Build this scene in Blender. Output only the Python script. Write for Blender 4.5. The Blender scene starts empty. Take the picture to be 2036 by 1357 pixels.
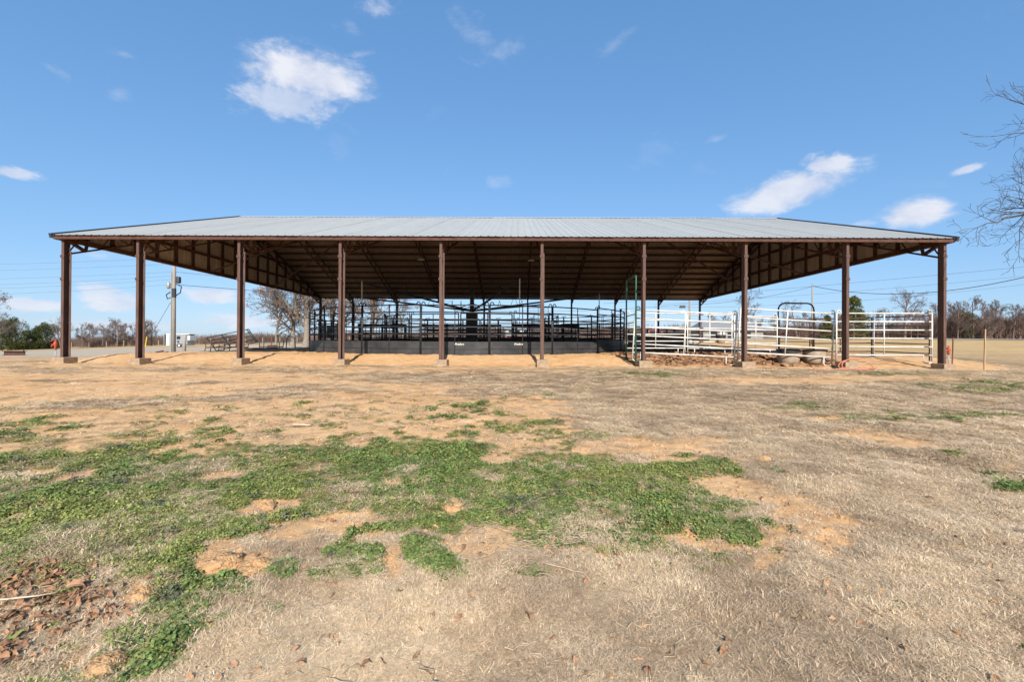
import bpy, math, random
import numpy as np
from mathutils import Matrix, Vector
R = math.radians
scene = bpy.context.scene
COL = scene.collection

# ------------------------------------------------------------------ camera
PW, PH, F = 2036.0, 1357.0, 905.0          # photograph size and focal length in its pixels
CZ = 1.35                                  # lens height above the grass
cam_d = bpy.data.cameras.new('camera'); cam = bpy.data.objects.new('camera', cam_d); COL.objects.link(cam)
cam_d.sensor_width = 36; cam_d.lens = F / PW * 36; cam_d.clip_end = 6000; cam_d.clip_start = 0.05
CM = Matrix.Rotation(R(0.57), 3, 'Z') @ Matrix.Rotation(R(90 + 0.22), 3, 'X') @ Matrix.Rotation(R(0.35), 3, 'Z')
cam.matrix_world = Matrix.Translation((0, 0, CZ)) @ CM.to_4x4()
scene.camera = cam
CMn = np.array(CM)

# ------------------------------------------------------------------ world and sun
SUN_EL, SUN_AZ = R(31), math.atan2(0.097, -1.0)      # sun stands behind the lens, a touch to the right
world = bpy.data.worlds.new('World'); scene.world = world; world.use_nodes = True
def dir_angles(px, py):
    v = CM @ Vector(((px - PW / 2) / F, -(py - PH / 2) / F, -1)); v.normalize()
    return math.atan2(v.x, v.y), math.asin(v.z)
def build_world():
    nt = world.node_tree; N = nt.nodes; L = nt.links; N.clear()
    out = N.new('ShaderNodeOutputWorld'); bg = N.new('ShaderNodeBackground'); bg.inputs[1].default_value = 0.105
    sky = N.new('ShaderNodeTexSky'); sky.sky_type = 'NISHITA'; sky.sun_disc = False
    sky.sun_elevation = SUN_EL; sky.sun_rotation = SUN_AZ; sky.altitude = 200
    sky.air_density = 1.0; sky.dust_density = 0.5; sky.ozone_density = 2.2
    def m(op, a, b=None, c=None):
        n = N.new('ShaderNodeMath'); n.operation = op
        for i, v in enumerate((a, b, c)):
            if v is None: continue
            if isinstance(v, (int, float)): n.inputs[i].default_value = v
            else: L.new(v, n.inputs[i])
        return n.outputs[0]
    tc = N.new('ShaderNodeTexCoord'); sep = N.new('ShaderNodeSeparateXYZ'); L.new(tc.outputs['Generated'], sep.inputs[0])
    az = m('ARCTAN2', sep.outputs[0], sep.outputs[1]); el = m('ARCSINE', sep.outputs[2])
    comb = N.new('ShaderNodeCombineXYZ'); L.new(m('MULTIPLY', az, 1.0), comb.inputs[0]); L.new(m('MULTIPLY', el, 1.9), comb.inputs[1])
    def noise(scale, detail, rough, dist=0.0):
        n = N.new('ShaderNodeTexNoise'); n.inputs['Scale'].default_value = scale; n.inputs['Detail'].default_value = detail
        n.inputs['Roughness'].default_value = rough; n.inputs['Distortion'].default_value = dist
        L.new(comb.outputs[0], n.inputs['Vector']); return n.outputs['Fac']
    n1 = noise(11, 5, 0.62, 0.4); n2 = noise(34, 4, 0.65)
    rag = m('ADD', m('MULTIPLY', m('SUBTRACT', n1, 0.5), 2.2), m('MULTIPLY', m('SUBTRACT', n2, 0.5), 1.15))
    clouds = [(620, 154, 150, 76, 1.0, 0), (580, 205, 120, 62, 0.62, 10), (520, 105, 45, 16, 0.28, 0), (712, 108, 38, 12, 0.3, 15),
              (765, 20, 75, 30, 0.42, 0), (250, 106, 55, 18, 0.3, 5), (112, 142, 42, 18, 0.25, -20), (236, 186, 36, 22, 0.2, 0), (700, 60, 30, 25, 0.2, 0),
              (945, 62, 70, 36, 0.2, -20), (990, 110, 80, 34, 0.22, 10), (1218, 90, 55, 20, 0.13, 25), (1570, 384, 175, 52, 0.9, 10), (1640, 330, 66, 36, 0.85, -10),
              (1822, 426, 98, 42, 1.0, 0), (1720, 446, 60, 10, 0.4, 0), (1920, 338, 44, 14, 0.75, 8), (25, 344, 66, 18, 0.75, 0), (1420, 278, 36, 13, 0.22, 10), (985, 362, 45, 18, 0.18, 0),
              (225, 600, 80, 34, 0.85, 0), (420, 588, 66, 26, 0.85, 0), (60, 608, 90, 24, 0.8, 0), (190, 508, 66, 18, 0.45, 0), (205, 576, 60, 18, 0.7, 0), (480, 640, 120, 20, 0.7, 0), (250, 650, 120, 16, 0.7, 0),
              (330, 648, 60, 14, 0.5, 0), (560, 640, 90, 14, 0.4, 0), (130, 640, 80, 14, 0.4, 0)]
    total = None
    for (cx, cy, rx, ry, w, ang) in clouds:
        a0, e0 = dir_angles(cx, cy); a1, _ = dir_angles(cx + rx, cy); _, e1 = dir_angles(cx, cy - ry)
        ra, re = abs(a1 - a0), abs(e1 - e0); c, s = math.cos(R(ang)), math.sin(R(ang))
        da = m('SUBTRACT', az, a0); de = m('SUBTRACT', el, e0)
        u = m('DIVIDE', m('ADD', m('MULTIPLY', da, c), m('MULTIPLY', de, s)), ra)
        v = m('DIVIDE', m('SUBTRACT', m('MULTIPLY', de, c), m('MULTIPLY', da, s)), re)
        v = m('MULTIPLY', v, m('ADD', 1.0, m('MULTIPLY', m('LESS_THAN', v, 0.0), 0.25)))
        d = m('SQRT', m('ADD', m('MULTIPLY', u, u), m('MULTIPLY', v, v)))
        fld = m('ADD', m('SUBTRACT', 1.0, d), m('MULTIPLY', rag, 0.4 if w > .88 else (0.7 if w > .6 else 1.25)))
        mr = N.new('ShaderNodeMapRange'); mr.interpolation_type = 'SMOOTHERSTEP'; mr.inputs['From Min'].default_value = 0.0; mr.inputs['From Max'].default_value = 0.68 if w > .6 else 1.4
        mr.inputs['To Max'].default_value = min(w, 1.0); L.new(fld, mr.inputs['Value'])
        total = mr.outputs[0] if total is None else m('MAXIMUM', total, mr.outputs[0])
    wisp = N.new('ShaderNodeMapRange'); wisp.inputs['From Min'].default_value = 0.62; wisp.inputs['From Max'].default_value = 0.9; wisp.inputs['To Max'].default_value = 0.2
    L.new(noise(4.5, 4, 0.6, 0.6), wisp.inputs['Value'])
    total = m('MAXIMUM', total, wisp.outputs[0])
    sp = N.new('ShaderNodeSeparateColor'); L.new(sky.outputs[0], sp.inputs[0]); cb = N.new('ShaderNodeCombineColor')
    for i, (k, g) in enumerate(((0.80, 0.71), (1.36, 0.56), (2.17, 0.47))): L.new(m('MULTIPLY', m('POWER', sp.outputs[i], g), k), cb.inputs[i])   # clear deep-blue winter air
    mix = N.new('ShaderNodeMix'); mix.data_type = 'RGBA'; L.new(total, mix.inputs[0]); L.new(cb.outputs[0], mix.inputs[6]); cr = N.new('ShaderNodeValToRGB'); cr.color_ramp.elements[0].position = .35; cr.color_ramp.elements[0].color = (3.5, 3.85, 4.75, 1); cr.color_ramp.elements[1].position = .6; cr.color_ramp.elements[1].color = (4.6, 4.75, 5.2, 1); L.new(n1, cr.inputs[0]); L.new(cr.outputs[0], mix.inputs[7])
    L.new(mix.outputs[2], bg.inputs[0]); L.new(bg.outputs[0], out.inputs[0])
build_world()
world.cycles.sampling_method = 'MANUAL'; world.cycles.sample_map_resolution = 512
sd = bpy.data.lights.new('sun', 'SUN'); sd.energy = 4.6; sd.angle = R(0.5); sd.color = (1.0, 0.94, 0.85)
sun = bpy.data.objects.new('sun', sd); COL.objects.link(sun)
sun_vec = Vector((0.097, -1.0, math.tan(SUN_EL) * math.hypot(0.097, 1.0)))
sun.rotation_euler = sun_vec.to_track_quat('Z', 'Y').to_euler()
sun.location = (5, -20, 30)
vs = scene.view_settings; vs.view_transform = 'Standard'; vs.look = 'None'; vs.exposure = 0.8; vs.gamma = 1.0; vs.use_curve_mapping = False
scene.cycles.use_denoising = True; scene.cycles.denoising_prefilter = 'ACCURATE'; scene.cycles.use_adaptive_sampling = True; scene.cycles.adaptive_threshold = 0.015
scene.cycles.max_bounces = 5; scene.cycles.diffuse_bounces = 3; scene.cycles.transparent_max_bounces = 8

# ------------------------------------------------------------------ small helpers
def ray(px, py):
    v = CM @ Vector(((px - PW / 2) / F, -(py - PH / 2) / F, -1)); return v / v.y
def P(px, py, d):                     # point on the plane y = d
    v = ray(px, py) * d; return Vector((v.x, d, v.z + CZ))
def X(px, d, py=690): return P(px, py, d).x
def project(x, y, z):
    p = np.stack([x, y, z - CZ], -1) @ CMn
    w = np.maximum(-p[..., 2], 1e-3); ok = -p[..., 2] > 0.15
    return np.where(ok, PW / 2 + F * p[..., 0] / w, -9999.), np.where(ok, PH / 2 - F * p[..., 1] / w, 9999.)
def sstep(a, b, x):
    t = np.clip((x - a) / (b - a), 0, 1); return t * t * (3 - 2 * t)
def vnoise(x, y, seed=0):
    xi = np.floor(x).astype(np.int64); yi = np.floor(y).astype(np.int64); fx = x - xi; fy = y - yi
    def h(a, b):
        n = (a * 374761393 + b * 668265263 + seed * 144269504) & 0x7fffffff
        n = ((n ^ (n >> 13)) * 1274126177) & 0x7fffffff
        return ((n ^ (n >> 16)) & 0xffff) / 65535.0
    sx = fx * fx * fx * (fx * (fx * 6 - 15) + 10); sy = fy * fy * fy * (fy * (fy * 6 - 15) + 10)
    return (h(xi, yi) * (1 - sx) + h(xi + 1, yi) * sx) * (1 - sy) + (h(xi, yi + 1) * (1 - sx) + h(xi + 1, yi + 1) * sx) * sy
def fbm(x, y, seed=0, oct=4, gain=0.5):
    v = 0; a = 1; t = 0
    for o in range(oct):
        v = v + a * (vnoise(x * 2 ** o + 17.3 * o, y * 2 ** o - 9.1 * o, seed + o) - 0.5) * 2; t += a; a *= gain
    return v / t
# terrain height (metres), grass under the lens = 0
def gbase(x, y):
    x = np.asarray(x, float); y = np.asarray(y, float)
    front = 0.495 * sstep(1.0, 17.0, y) * 0.55 + 0.495 * np.clip(y / 16.5, 0, 1) * 0.45
    pad = sstep(-19.5, -16.6, x) * (1 - sstep(17.6, 21, x)) * sstep(16.5, 19.8, y) * (1 - sstep(39, 50, y))
    base = front + pad * (0.335 + 0.008 * np.clip(y - 20, 0, 20)) + 0.10 * (sstep(16, 30, y)) * np.clip(x / 20, -1, 1)
    t = np.clip(x / np.maximum(y, 30), -1.4, 1.4)
    far = 2.1 + 1.75 * t - 1.05 * t * t
    k = np.clip((y - 22) / 88.0, 0, 2.2)
    k = np.where(k > 1, 1 + (k - 1) * 0.25, k)
    return base * (1 - np.clip(k, 0, 1)) + far * k
def G(x, y): return float(gbase(np.array([x]), np.array([y]))[0])
def on_ground(px, py):               # where the sight line of a photograph pixel meets the ground
    v = ray(px, py); d = 1.0
    for _ in range(4000):
        if v.z * d + CZ <= G(v.x * d, d): break
        d += 0.02 if d < 20 else 0.15
    return Vector((v.x * d, d, G(v.x * d, d)))

class MB:
    def __init__(s): s.v = []; s.f = []
    def add(s, vs, fs):
        b = len(s.v); s.v += [tuple(q) for q in vs]; s.f += [tuple(i + b for i in q) for q in fs]; return s
    def box(s, c, size, M=None):
        hx, hy, hz = size[0] / 2, size[1] / 2, size[2] / 2
        vs = [Vector((sx * hx, sy * hy, sz * hz)) for sz in (-1, 1) for sy in (-1, 1) for sx in (-1, 1)]
        if M: vs = [M @ q for q in vs]
        c = Vector(c)
        return s.add([q + c for q in vs], [(0, 2, 3, 1), (4, 5, 7, 6), (0, 1, 5, 4), (2, 6, 7, 3), (0, 4, 6, 2), (1, 3, 7, 5)])
    def bar(s, a, b, w, h, up=(0, 0, 1)):        # rectangular bar from a to b
        a = Vector(a); b = Vector(b); d = (b - a); l = d.length; d.normalize(); u = Vector(up)
        if abs(d.dot(u)) > 0.98: u = Vector((0, 1, 0))
        r = d.cross(u).normalized(); u = r.cross(d)
        return s.box((a + b) / 2, (w, l, h), Matrix((r, d, u)).transposed())
    def tube(s, pts, rad, n=6, cap=True):
        pts = [Vector(p) for p in pts]; m = len(pts)
        rads = rad if isinstance(rad, (list, tuple)) else [rad] * m
        t0 = (pts[1] - pts[0]).normalized(); u = t0.orthogonal().normalized(); vs = []; fs = []
        for i, p in enumerate(pts):
            t = (pts[min(i + 1, m - 1)] - pts[max(i - 1, 0)]).normalized()
            u = (u - t * u.dot(t)); u = u.normalized() if u.length > 1e-6 else t.orthogonal().normalized(); w = t.cross(u)
            for k in range(n):
                a = 2 * math.pi * k / n; vs.append(p + (u * math.cos(a) + w * math.sin(a)) * rads[i])
        for i in range(m - 1):
            for k in range(n):
                k2 = (k + 1) % n; fs.append((i * n + k, i * n + k2, (i + 1) * n + k2, (i + 1) * n + k))
        if cap: fs += [tuple(range(n - 1, -1, -1)), tuple((m - 1) * n + k for k in range(n))]
        return s.add(vs, fs)
    def lathe(s, prof, n=20, M=None, cap=True):
        vs = [(r * math.cos(2 * math.pi * k / n), r * math.sin(2 * math.pi * k / n), z) for r, z in prof for k in range(n)]
        if M: vs = [M @ Vector(q) for q in vs]
        fs = [(i * n + k, i * n + (k + 1) % n, (i + 1) * n + (k + 1) % n, (i + 1) * n + k) for i in range(len(prof) - 1) for k in range(n)]
        if cap: fs.append(tuple(range(n - 1, -1, -1)))
        return s.add(vs, fs)
    def mesh(s, name, mat, smooth=False):
        me = bpy.data.meshes.new(name); me.from_pydata(s.v, [], s.f)
        if mat: me.materials.append(mat)
        if smooth: me.polygons.foreach_set('use_smooth', [True] * len(me.polygons))
        me.update(); return me
    def build(s, name, mat, parent=None, smooth=False, loc=None): return obj(name, s.mesh(name, mat, smooth), parent, loc)
def obj(name, data, parent=None, loc=None):
    o = bpy.data.objects.new(name, data); COL.objects.link(o)
    if parent: o.parent = parent
    if loc is not None: o.location = loc
    return o
def tag(o, label=None, cat=None, group=None, kind=None):
    if label: o['label'] = label
    if cat: o['category'] = cat
    if group: o['group'] = group
    if kind: o['kind'] = kind
    return o
def thing(name, label, cat, loc=(0, 0, 0), rz=0, group=None):
    o = obj(name, None, None, loc); o.rotation_euler = (0, 0, rz); o.empty_display_size = 0.2
    return tag(o, label, cat, group)
def kids(o): return [c for c in COL.objects if c.parent == o]
def copy_tree(o, children, parent=None):
    c = o.copy(); COL.objects.link(c); c.parent = parent
    for ch in children.get(o.name, []): copy_tree(ch, children, c)
    return c
def child_map(root):
    mp = {}
    for c in root.children_recursive: mp.setdefault(c.parent.name, []).append(c)
    return mp

# ------------------------------------------------------------------ materials
def mat(name, col, rough=0.7, metal=0.0, var=0.15, scale=6.0, col2=None, bump=0.0, bscale=40.0, rnd=0.0, sub=0.0, detail=6, stretch=None):
    m = bpy.data.materials.new(name); m.use_nodes = True; nt = m.node_tree; N = nt.nodes; L = nt.links
    b = N['Principled BSDF']; b.inputs['Roughness'].default_value = rough; b.inputs['Metallic'].default_value = metal
    b.inputs['Specular IOR Level'].default_value = 0.3
    tc = N.new('ShaderNodeTexCoord'); vec = tc.outputs['Object']
    if stretch:
        mp = N.new('ShaderNodeMapping'); mp.inputs['Scale'].default_value = stretch; L.new(vec, mp.inputs[0]); vec = mp.outputs[0]
    n = N.new('ShaderNodeTexNoise'); n.inputs['Scale'].default_value = scale; n.inputs['Detail'].default_value = detail; n.inputs['Roughness'].default_value = 0.65
    L.new(vec, n.inputs['Vector'])
    r = N.new('ShaderNodeValToRGB'); c2 = col2 or tuple(min(1, c * (1 + var)) for c in col); c1 = col if col2 else tuple(c * (1 - var) for c in col)
    r.color_ramp.elements[0].position = 0.33; r.color_ramp.elements[1].position = 0.67
    r.color_ramp.elements[0].color = (*c1, 1); r.color_ramp.elements[1].color = (*c2, 1); L.new(n.outputs['Fac'], r.inputs[0])
    cout = r.outputs[0]
    if rnd:
        oi = N.new('ShaderNodeObjectInfo'); hs = N.new('ShaderNodeHueSaturation'); mr = N.new('ShaderNodeMapRange')
        mr.inputs['To Min'].default_value = 1 - rnd; mr.inputs['To Max'].default_value = 1 + rnd; L.new(oi.outputs['Random'], mr.inputs[0])
        L.new(mr.outputs[0], hs.inputs['Value']); L.new(cout, hs.inputs['Color']); cout = hs.outputs[0]
    L.new(cout, b.inputs['Base Color'])
    if bump:
        n2 = N.new('ShaderNodeTexNoise'); n2.inputs['Scale'].default_value = bscale; n2.inputs['Detail'].default_value = 5; L.new(tc.outputs['Object'], n2.inputs['Vector'])
        bp = N.new('ShaderNodeBump'); bp.inputs['Strength'].default_value = bump; bp.inputs['Distance'].default_value = 0.02; L.new(n2.outputs['Fac'], bp.inputs['Height']); L.new(bp.outputs[0], b.inputs['Normal'])
    if sub:
        b.inputs['Transmission Weight'].default_value = 0
        tr = N.new('ShaderNodeBsdfTranslucent'); L.new(cout, tr.inputs[0]); mx = N.new('ShaderNodeMixShader'); mx.inputs[0].default_value = sub
        L.new(b.outputs[0], mx.inputs[1]); L.new(tr.outputs[0], mx.inputs[2]); L.new(mx.outputs[0], N['Material Output'].inputs[0])
    return m
M = {}
M['rust'] = mat('rusty_red_oxide_steel', (0.058, 0.030, 0.023), 0.75, 0, col2=(0.125, 0.072, 0.055), scale=3, bump=0.15, stretch=(3, 3, .5), detail=9)
M['rust_dark'] = mat('dark_rusted_steel', (0.05, 0.022, 0.015), 0.8, 0, col2=(0.10, 0.046, 0.031), scale=5)
M['rust_red'] = mat('red_oxide_clip', (0.13, 0.05, 0.036), 0.75, 0, col2=(0.2, 0.085, 0.06), scale=20)
M['galv'] = mat('galvalume_sheet', (0.32, 0.325, 0.31), 0.55, 0.1, col2=(0.375, 0.38, 0.362), scale=1.1, rnd=0.035, stretch=(1.0, .4, 1), detail=8)
M['galv_wall'] = mat('galvalume_wall_sheet', (0.36, 0.30, 0.25), 0.55, 0.1, col2=(0.50, 0.44, 0.38), scale=1.5, rnd=0.1)
M['underside'] = mat('shaded_brown_sheet_backing', (0.225, 0.168, 0.13), 0.7, 0, col2=(0.305, 0.235, 0.182), scale=1.2, rnd=0.08)  # backing coat with the shade under the roof put into its brown
M['trim'] = mat('dark_trim', (0.05, 0.055, 0.065), 0.5, 0.3)
M['cap'] = mat('ridge_cap_metal', (0.6, 0.6, 0.6), 0.45, 0.2)
M['concrete'] = mat('tan_concrete', (0.23, 0.155, 0.095), 0.9, 0, col2=(0.36, 0.265, 0.18), scale=6, bump=0.5, bscale=30)
M['black'] = mat('black_painted_steel', (0.012, 0.013, 0.016), 0.45, 0, col2=(0.024, 0.026, 0.030), scale=6)
M['sheet'] = mat('black_sheet_dusty', (0.017, 0.018, 0.020), 0.4, 0, col2=(0.05, 0.049, 0.048), scale=1.7, detail=9, bump=0.05, bscale=8)
M['white'] = mat('white_painted_pipe', (0.40, 0.365, 0.31), 0.55, 0, col2=(0.68, 0.67, 0.64), scale=2.2, detail=10)
M['green'] = mat('green_painted_pipe', (0.02, 0.10, 0.075), 0.45, 0, col2=(0.035, 0.14, 0.105), scale=8)
M['wood_pole'] = mat('weathered_pole_wood', (0.19, 0.17, 0.145), 0.9, 0, col2=(0.30, 0.275, 0.24), scale=6, stretch=(4, 4, 0.4), bump=0.3)
M['wood_post'] = mat('fence_post_wood', (0.22, 0.17, 0.11), 0.9, 0, col2=(0.34, 0.27, 0.18), scale=5)
M['stake'] = mat('pale_lath_wood', (0.33, 0.21, 0.11), 0.8, 0, col2=(0.42, 0.29, 0.17), scale=8)
M['red'] = mat('red_hydrant_paint', (0.30, 0.045, 0.025), 0.5, 0, col2=(0.38, 0.08, 0.045), scale=9)
M['hose'] = mat('orange_red_hose', (0.42, 0.13, 0.08), 0.55, 0, col2=(0.5, 0.19, 0.12), scale=9)
M['grey'] = mat('grey_painted_metal', (0.28, 0.29, 0.30), 0.5, 0.3)
M['lgrey'] = mat('light_grey_metal', (0.50, 0.51, 0.52), 0.45, 0.2)
M['wire'] = mat('overhead_wire', (0.035, 0.035, 0.04), 0.7)
M['tub'] = mat('muddy_poly_tub', (0.24, 0.18, 0.125), 0.7, 0, col2=(0.36, 0.285, 0.21), scale=5, bump=0.2)
M['tubdark'] = mat('black_poly_rim', (0.02, 0.02, 0.02), 0.55)
M['rubber'] = mat('black_rubber', (0.018, 0.018, 0.018), 0.8)
M['glass'] = mat('dark_window_glass', (0.02, 0.025, 0.03), 0.12)
M['bark'] = mat('grey_oak_bark', (0.14, 0.115, 0.09), 0.95, 0, col2=(0.27, 0.23, 0.185), scale=10, bump=0.6, bscale=25)
M['twig'] = mat('grey_brown_twigs', (0.095, 0.072, 0.055), 0.95, 0, col2=(0.19, 0.15, 0.12), scale=3)
M['twigdark'] = mat('dark_near_twigs', (0.045, 0.036, 0.03), 0.95, 0, col2=(0.10, 0.08, 0.066), scale=3)
M['twigfar'] = mat('brown_far_twigs', (0.11, 0.075, 0.06), 0.95, 0, col2=(0.17, 0.12, 0.10), scale=0.6, rnd=0.15)
M['housewall'] = mat('tan_house_siding', (0.20, 0.19, 0.18), 0.8)
M['oakleaf'] = mat('clinging_brown_oak_leaf', (0.20, 0.09, 0.04), 0.9, 0, col2=(0.30, 0.15, 0.07), scale=20)
M['needle'] = mat('evergreen_needles', (0.018, 0.034, 0.010), 0.8, 0, col2=(0.075, 0.085, 0.022), scale=0.7)
M['pine'] = mat('yellow_green_pine', (0.035, 0.05, 0.012), 0.8, 0, col2=(0.13, 0.135, 0.035), scale=0.8)
M['rock'] = mat('grey_brown_stone', (0.20, 0.14, 0.11), 0.9, 0, col2=(0.28, 0.22, 0.18), scale=12, bump=0.4)
M['sandclod'] = mat('orange_sandy_clod', (0.36, 0.20, 0.09), 0.95, 0, col2=(0.52, 0.32, 0.16), scale=22, bump=1.0, bscale=70, detail=9)
M['mudclod'] = mat('brown_churned_soil', (0.17, 0.085, 0.045), 0.95, 0, col2=(0.34, 0.19, 0.10), scale=6, bump=0.7, bscale=25)
M['dead'] = mat('dead_leaf', (0.19, 0.09, 0.045), 0.8, 0, col2=(0.37, 0.22, 0.125), scale=14, rnd=0.35)
M['stick'] = mat('dry_stick', (0.30, 0.22, 0.14), 0.9, 0, col2=(0.46, 0.37, 0.27), scale=20, rnd=0.25)
M['straw'] = mat('dry_bermuda_blade', (0.55, 0.40, 0.235), 0.75, 0, col2=(0.78, 0.615, 0.42), scale=30, rnd=0.34, sub=0.12)
M['straw2'] = mat('grey_dead_blade', (0.36, 0.25, 0.15), 0.8, 0, col2=(0.57, 0.43, 0.285), scale=30, rnd=0.34, sub=0.1)
M['leafg'] = mat('clover_leaf', (0.15, 0.19, 0.035), 0.6, 0, col2=(0.32, 0.335, 0.11), scale=25, rnd=0.28, sub=0.2)
M['leafg2'] = mat('henbit_leaf', (0.08, 0.135, 0.03), 0.6, 0, col2=(0.19, 0.235, 0.07), scale=25, rnd=0.28, sub=0.15)
M['leafy'] = mat('yellowed_clover_leaf', (0.26, 0.25, 0.07), 0.65, 0, col2=(0.42, 0.38, 0.16), scale=25, rnd=0.25, sub=0.2)
M['leafp'] = mat('purple_tinged_henbit_leaf', (0.075, 0.09, 0.05), 0.7, 0, col2=(0.15, 0.155, 0.09), scale=25, rnd=0.25, sub=0.1)
M['grassg'] = mat('green_grass_blade', (0.075, 0.125, 0.02), 0.6, 0, col2=(0.17, 0.21, 0.05), scale=25, rnd=0.25, sub=0.2)
M['maroon'] = mat('maroon_car_paint', (0.07, 0.010, 0.010), 0.35)
M['redpaint'] = mat('red_car_paint', (0.24, 0.012, 0.012), 0.35)
M['roofgrey'] = mat('grey_shingle_roof', (0.16, 0.165, 0.175), 0.85, 0, col2=(0.22, 0.225, 0.235), scale=4)
M['asphalt'] = mat('pale_asphalt', (0.26, 0.25, 0.235), 0.9, 0, col2=(0.34, 0.33, 0.31), scale=0.6)
M['yellow'] = mat('yellow_guy_guard', (0.6, 0.42, 0.02), 0.6)

# ------------------------------------------------------------------ ground cover masks, traced from the photograph onto the ground
GREEN = [(110, 1050, 360, 130, 1.5, -8), (330, 960, 330, 62, 1.15, 0), (620, 930, 330, 52, 1.1, 0), (700, 990, 220, 55, 1.15, 10), (300, 1120, 170, 80, 1.35, 20), (880, 1000, 230, 55, 1.15, 0),
         (1000, 950, 260, 45, 1.0, 0), (1150, 985, 270, 75, 1.35, 8), (1200, 1060, 170, 45, 1.3, 15), (1380, 935, 90, 32, 1., 10), (1340, 985, 110, 50, 1.2, 10), (1430, 1062, 78, 40, 1.15, 10), (1460, 1000, 78, 22, .9, 10),
         (712, 1118, 62, 28, 1.2, 0), (860, 1112, 72, 38, .9, 20), (545, 1130, 60, 18, .9, 0), (575, 1070, 110, 24, .6, -12), (100, 915, 130, 22, .8, 0), (30, 870, 70, 14, .8, 0), (560, 895, 240, 16, .6, 0),
         (900, 890, 150, 18, .6, 0), (1170, 870, 90, 13, .6, 0), (1080, 840, 60, 8, .5, 0), (200, 1310, 230, 70, .55, -15), (60, 1340, 140, 40, .8, 0), (330, 1230, 90, 70, .8, -30), (1970, 938, 40, 9, 1., 0), (2010, 972, 50, 10, 1., 0), (1895, 905, 30, 8, .7, 0),
         (1050, 1135, 40, 12, .5, 0), (640, 1150, 30, 10, .5, 0), (570, 1142, 30, 14, .8, 0), (1820, 830, 230, 12, .35, 0), (1620, 810, 90, 10, .4, 0), (1960, 770, 170, 14, .45, 0), (1780, 745, 120, 8, .35, 0), (1300, 745, 120, 7, .3, 0), (1050, 1060, 130, 30, .6, 0)]
SAND = [(540, 1003, 78, 17, 1.5, -6), (640, 1048, 130, 22, 1.5, -14), (430, 1112, 62, 32, 1.7, -20), (505, 1122, 42, 26, 1.7, -20), (440, 946, 60, 9, 1.2, -5), (150, 948, 70, 15, 1.3, -15), (70, 942, 60, 11, 1.2, -5),
        (60, 1018, 90, 8, 1.4, -12), (20, 1027, 60, 9, 1.2, -10), (782, 1122, 26, 38, 1.6, 0), (960, 1085, 78, 32, 1.4, -10), (990, 916, 34, 11, 1.5, 0), (902, 1010, 24, 18, 1.8, 0), (1460, 972, 110, 22, 1.4, 12), (1590, 1035, 60, 42, 1.3, 35), (1660, 1062, 66, 46, 1.4, 25),
        (1290, 892, 150, 20, 1.2, 0), (1340, 915, 70, 9, 1.3, 0), (1400, 1075, 150, 24, .9, 8), (1530, 1090, 40, 40, .9, 0), (1120, 1100, 140, 18, .7, 8), (1775, 878, 95, 14, 1.2, 8), (1650, 832, 40, 6, .9, 0), (1990, 930, 60, 8, .8, 0), (278, 1178, 26, 24, 1.6, 0), (140, 1318, 95, 22, 1.1, -25), (240, 1330, 60, 14, 1.4, -35),
        (830, 1180, 50, 8, .5, 0), (1110, 820, 60, 7, .9, 0), (1110, 815, 60, 9, .7, 0), (750, 1065, 60, 14, .7, 0), (1500, 757, 240, 9, .9, 0), (1750, 752, 180, 8, .6, 0)]
DRY = [(980, 752, 430, 21, 1.1, 0), (1120, 776, 320, 19, 1.2, 0), (230, 803, 250, 15, .85, -3), (500, 790, 170, 12, .8, -3), (80, 737, 120, 9, .9, 0), (350, 735, 190, 6, .8, 0), (560, 738, 190, 7, .7, 0), (640, 768, 130, 8, .7, 0),
       (640, 775, 260, 9, .6, 0), (120, 757, 160, 5, .6, 0), (420, 762, 120, 5, .5, 0), (700, 820, 90, 8, .4, 0), (150, 1140, 150, 38, .7, -5), (1090, 1120, 130, 35, .5, 0), (60, 1210, 110, 34, .7, -5)]
def ell(lst, u, v):
    best = np.full(u.shape, -2.0)
    for cx, cy, rx, ry, w, a in lst:
        c, s = math.cos(R(a)), math.sin(R(a)); du = u - cx; dv = v - cy
        d = np.sqrt(((du * c + dv * s) / rx) ** 2 + ((dv * c - du * s) / ry) ** 2)
        best = np.maximum(best, np.clip((1 - d) * 1.25, -2, 0.7) * 1.0 + (w - 1) * 0.5)
    return best
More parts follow.
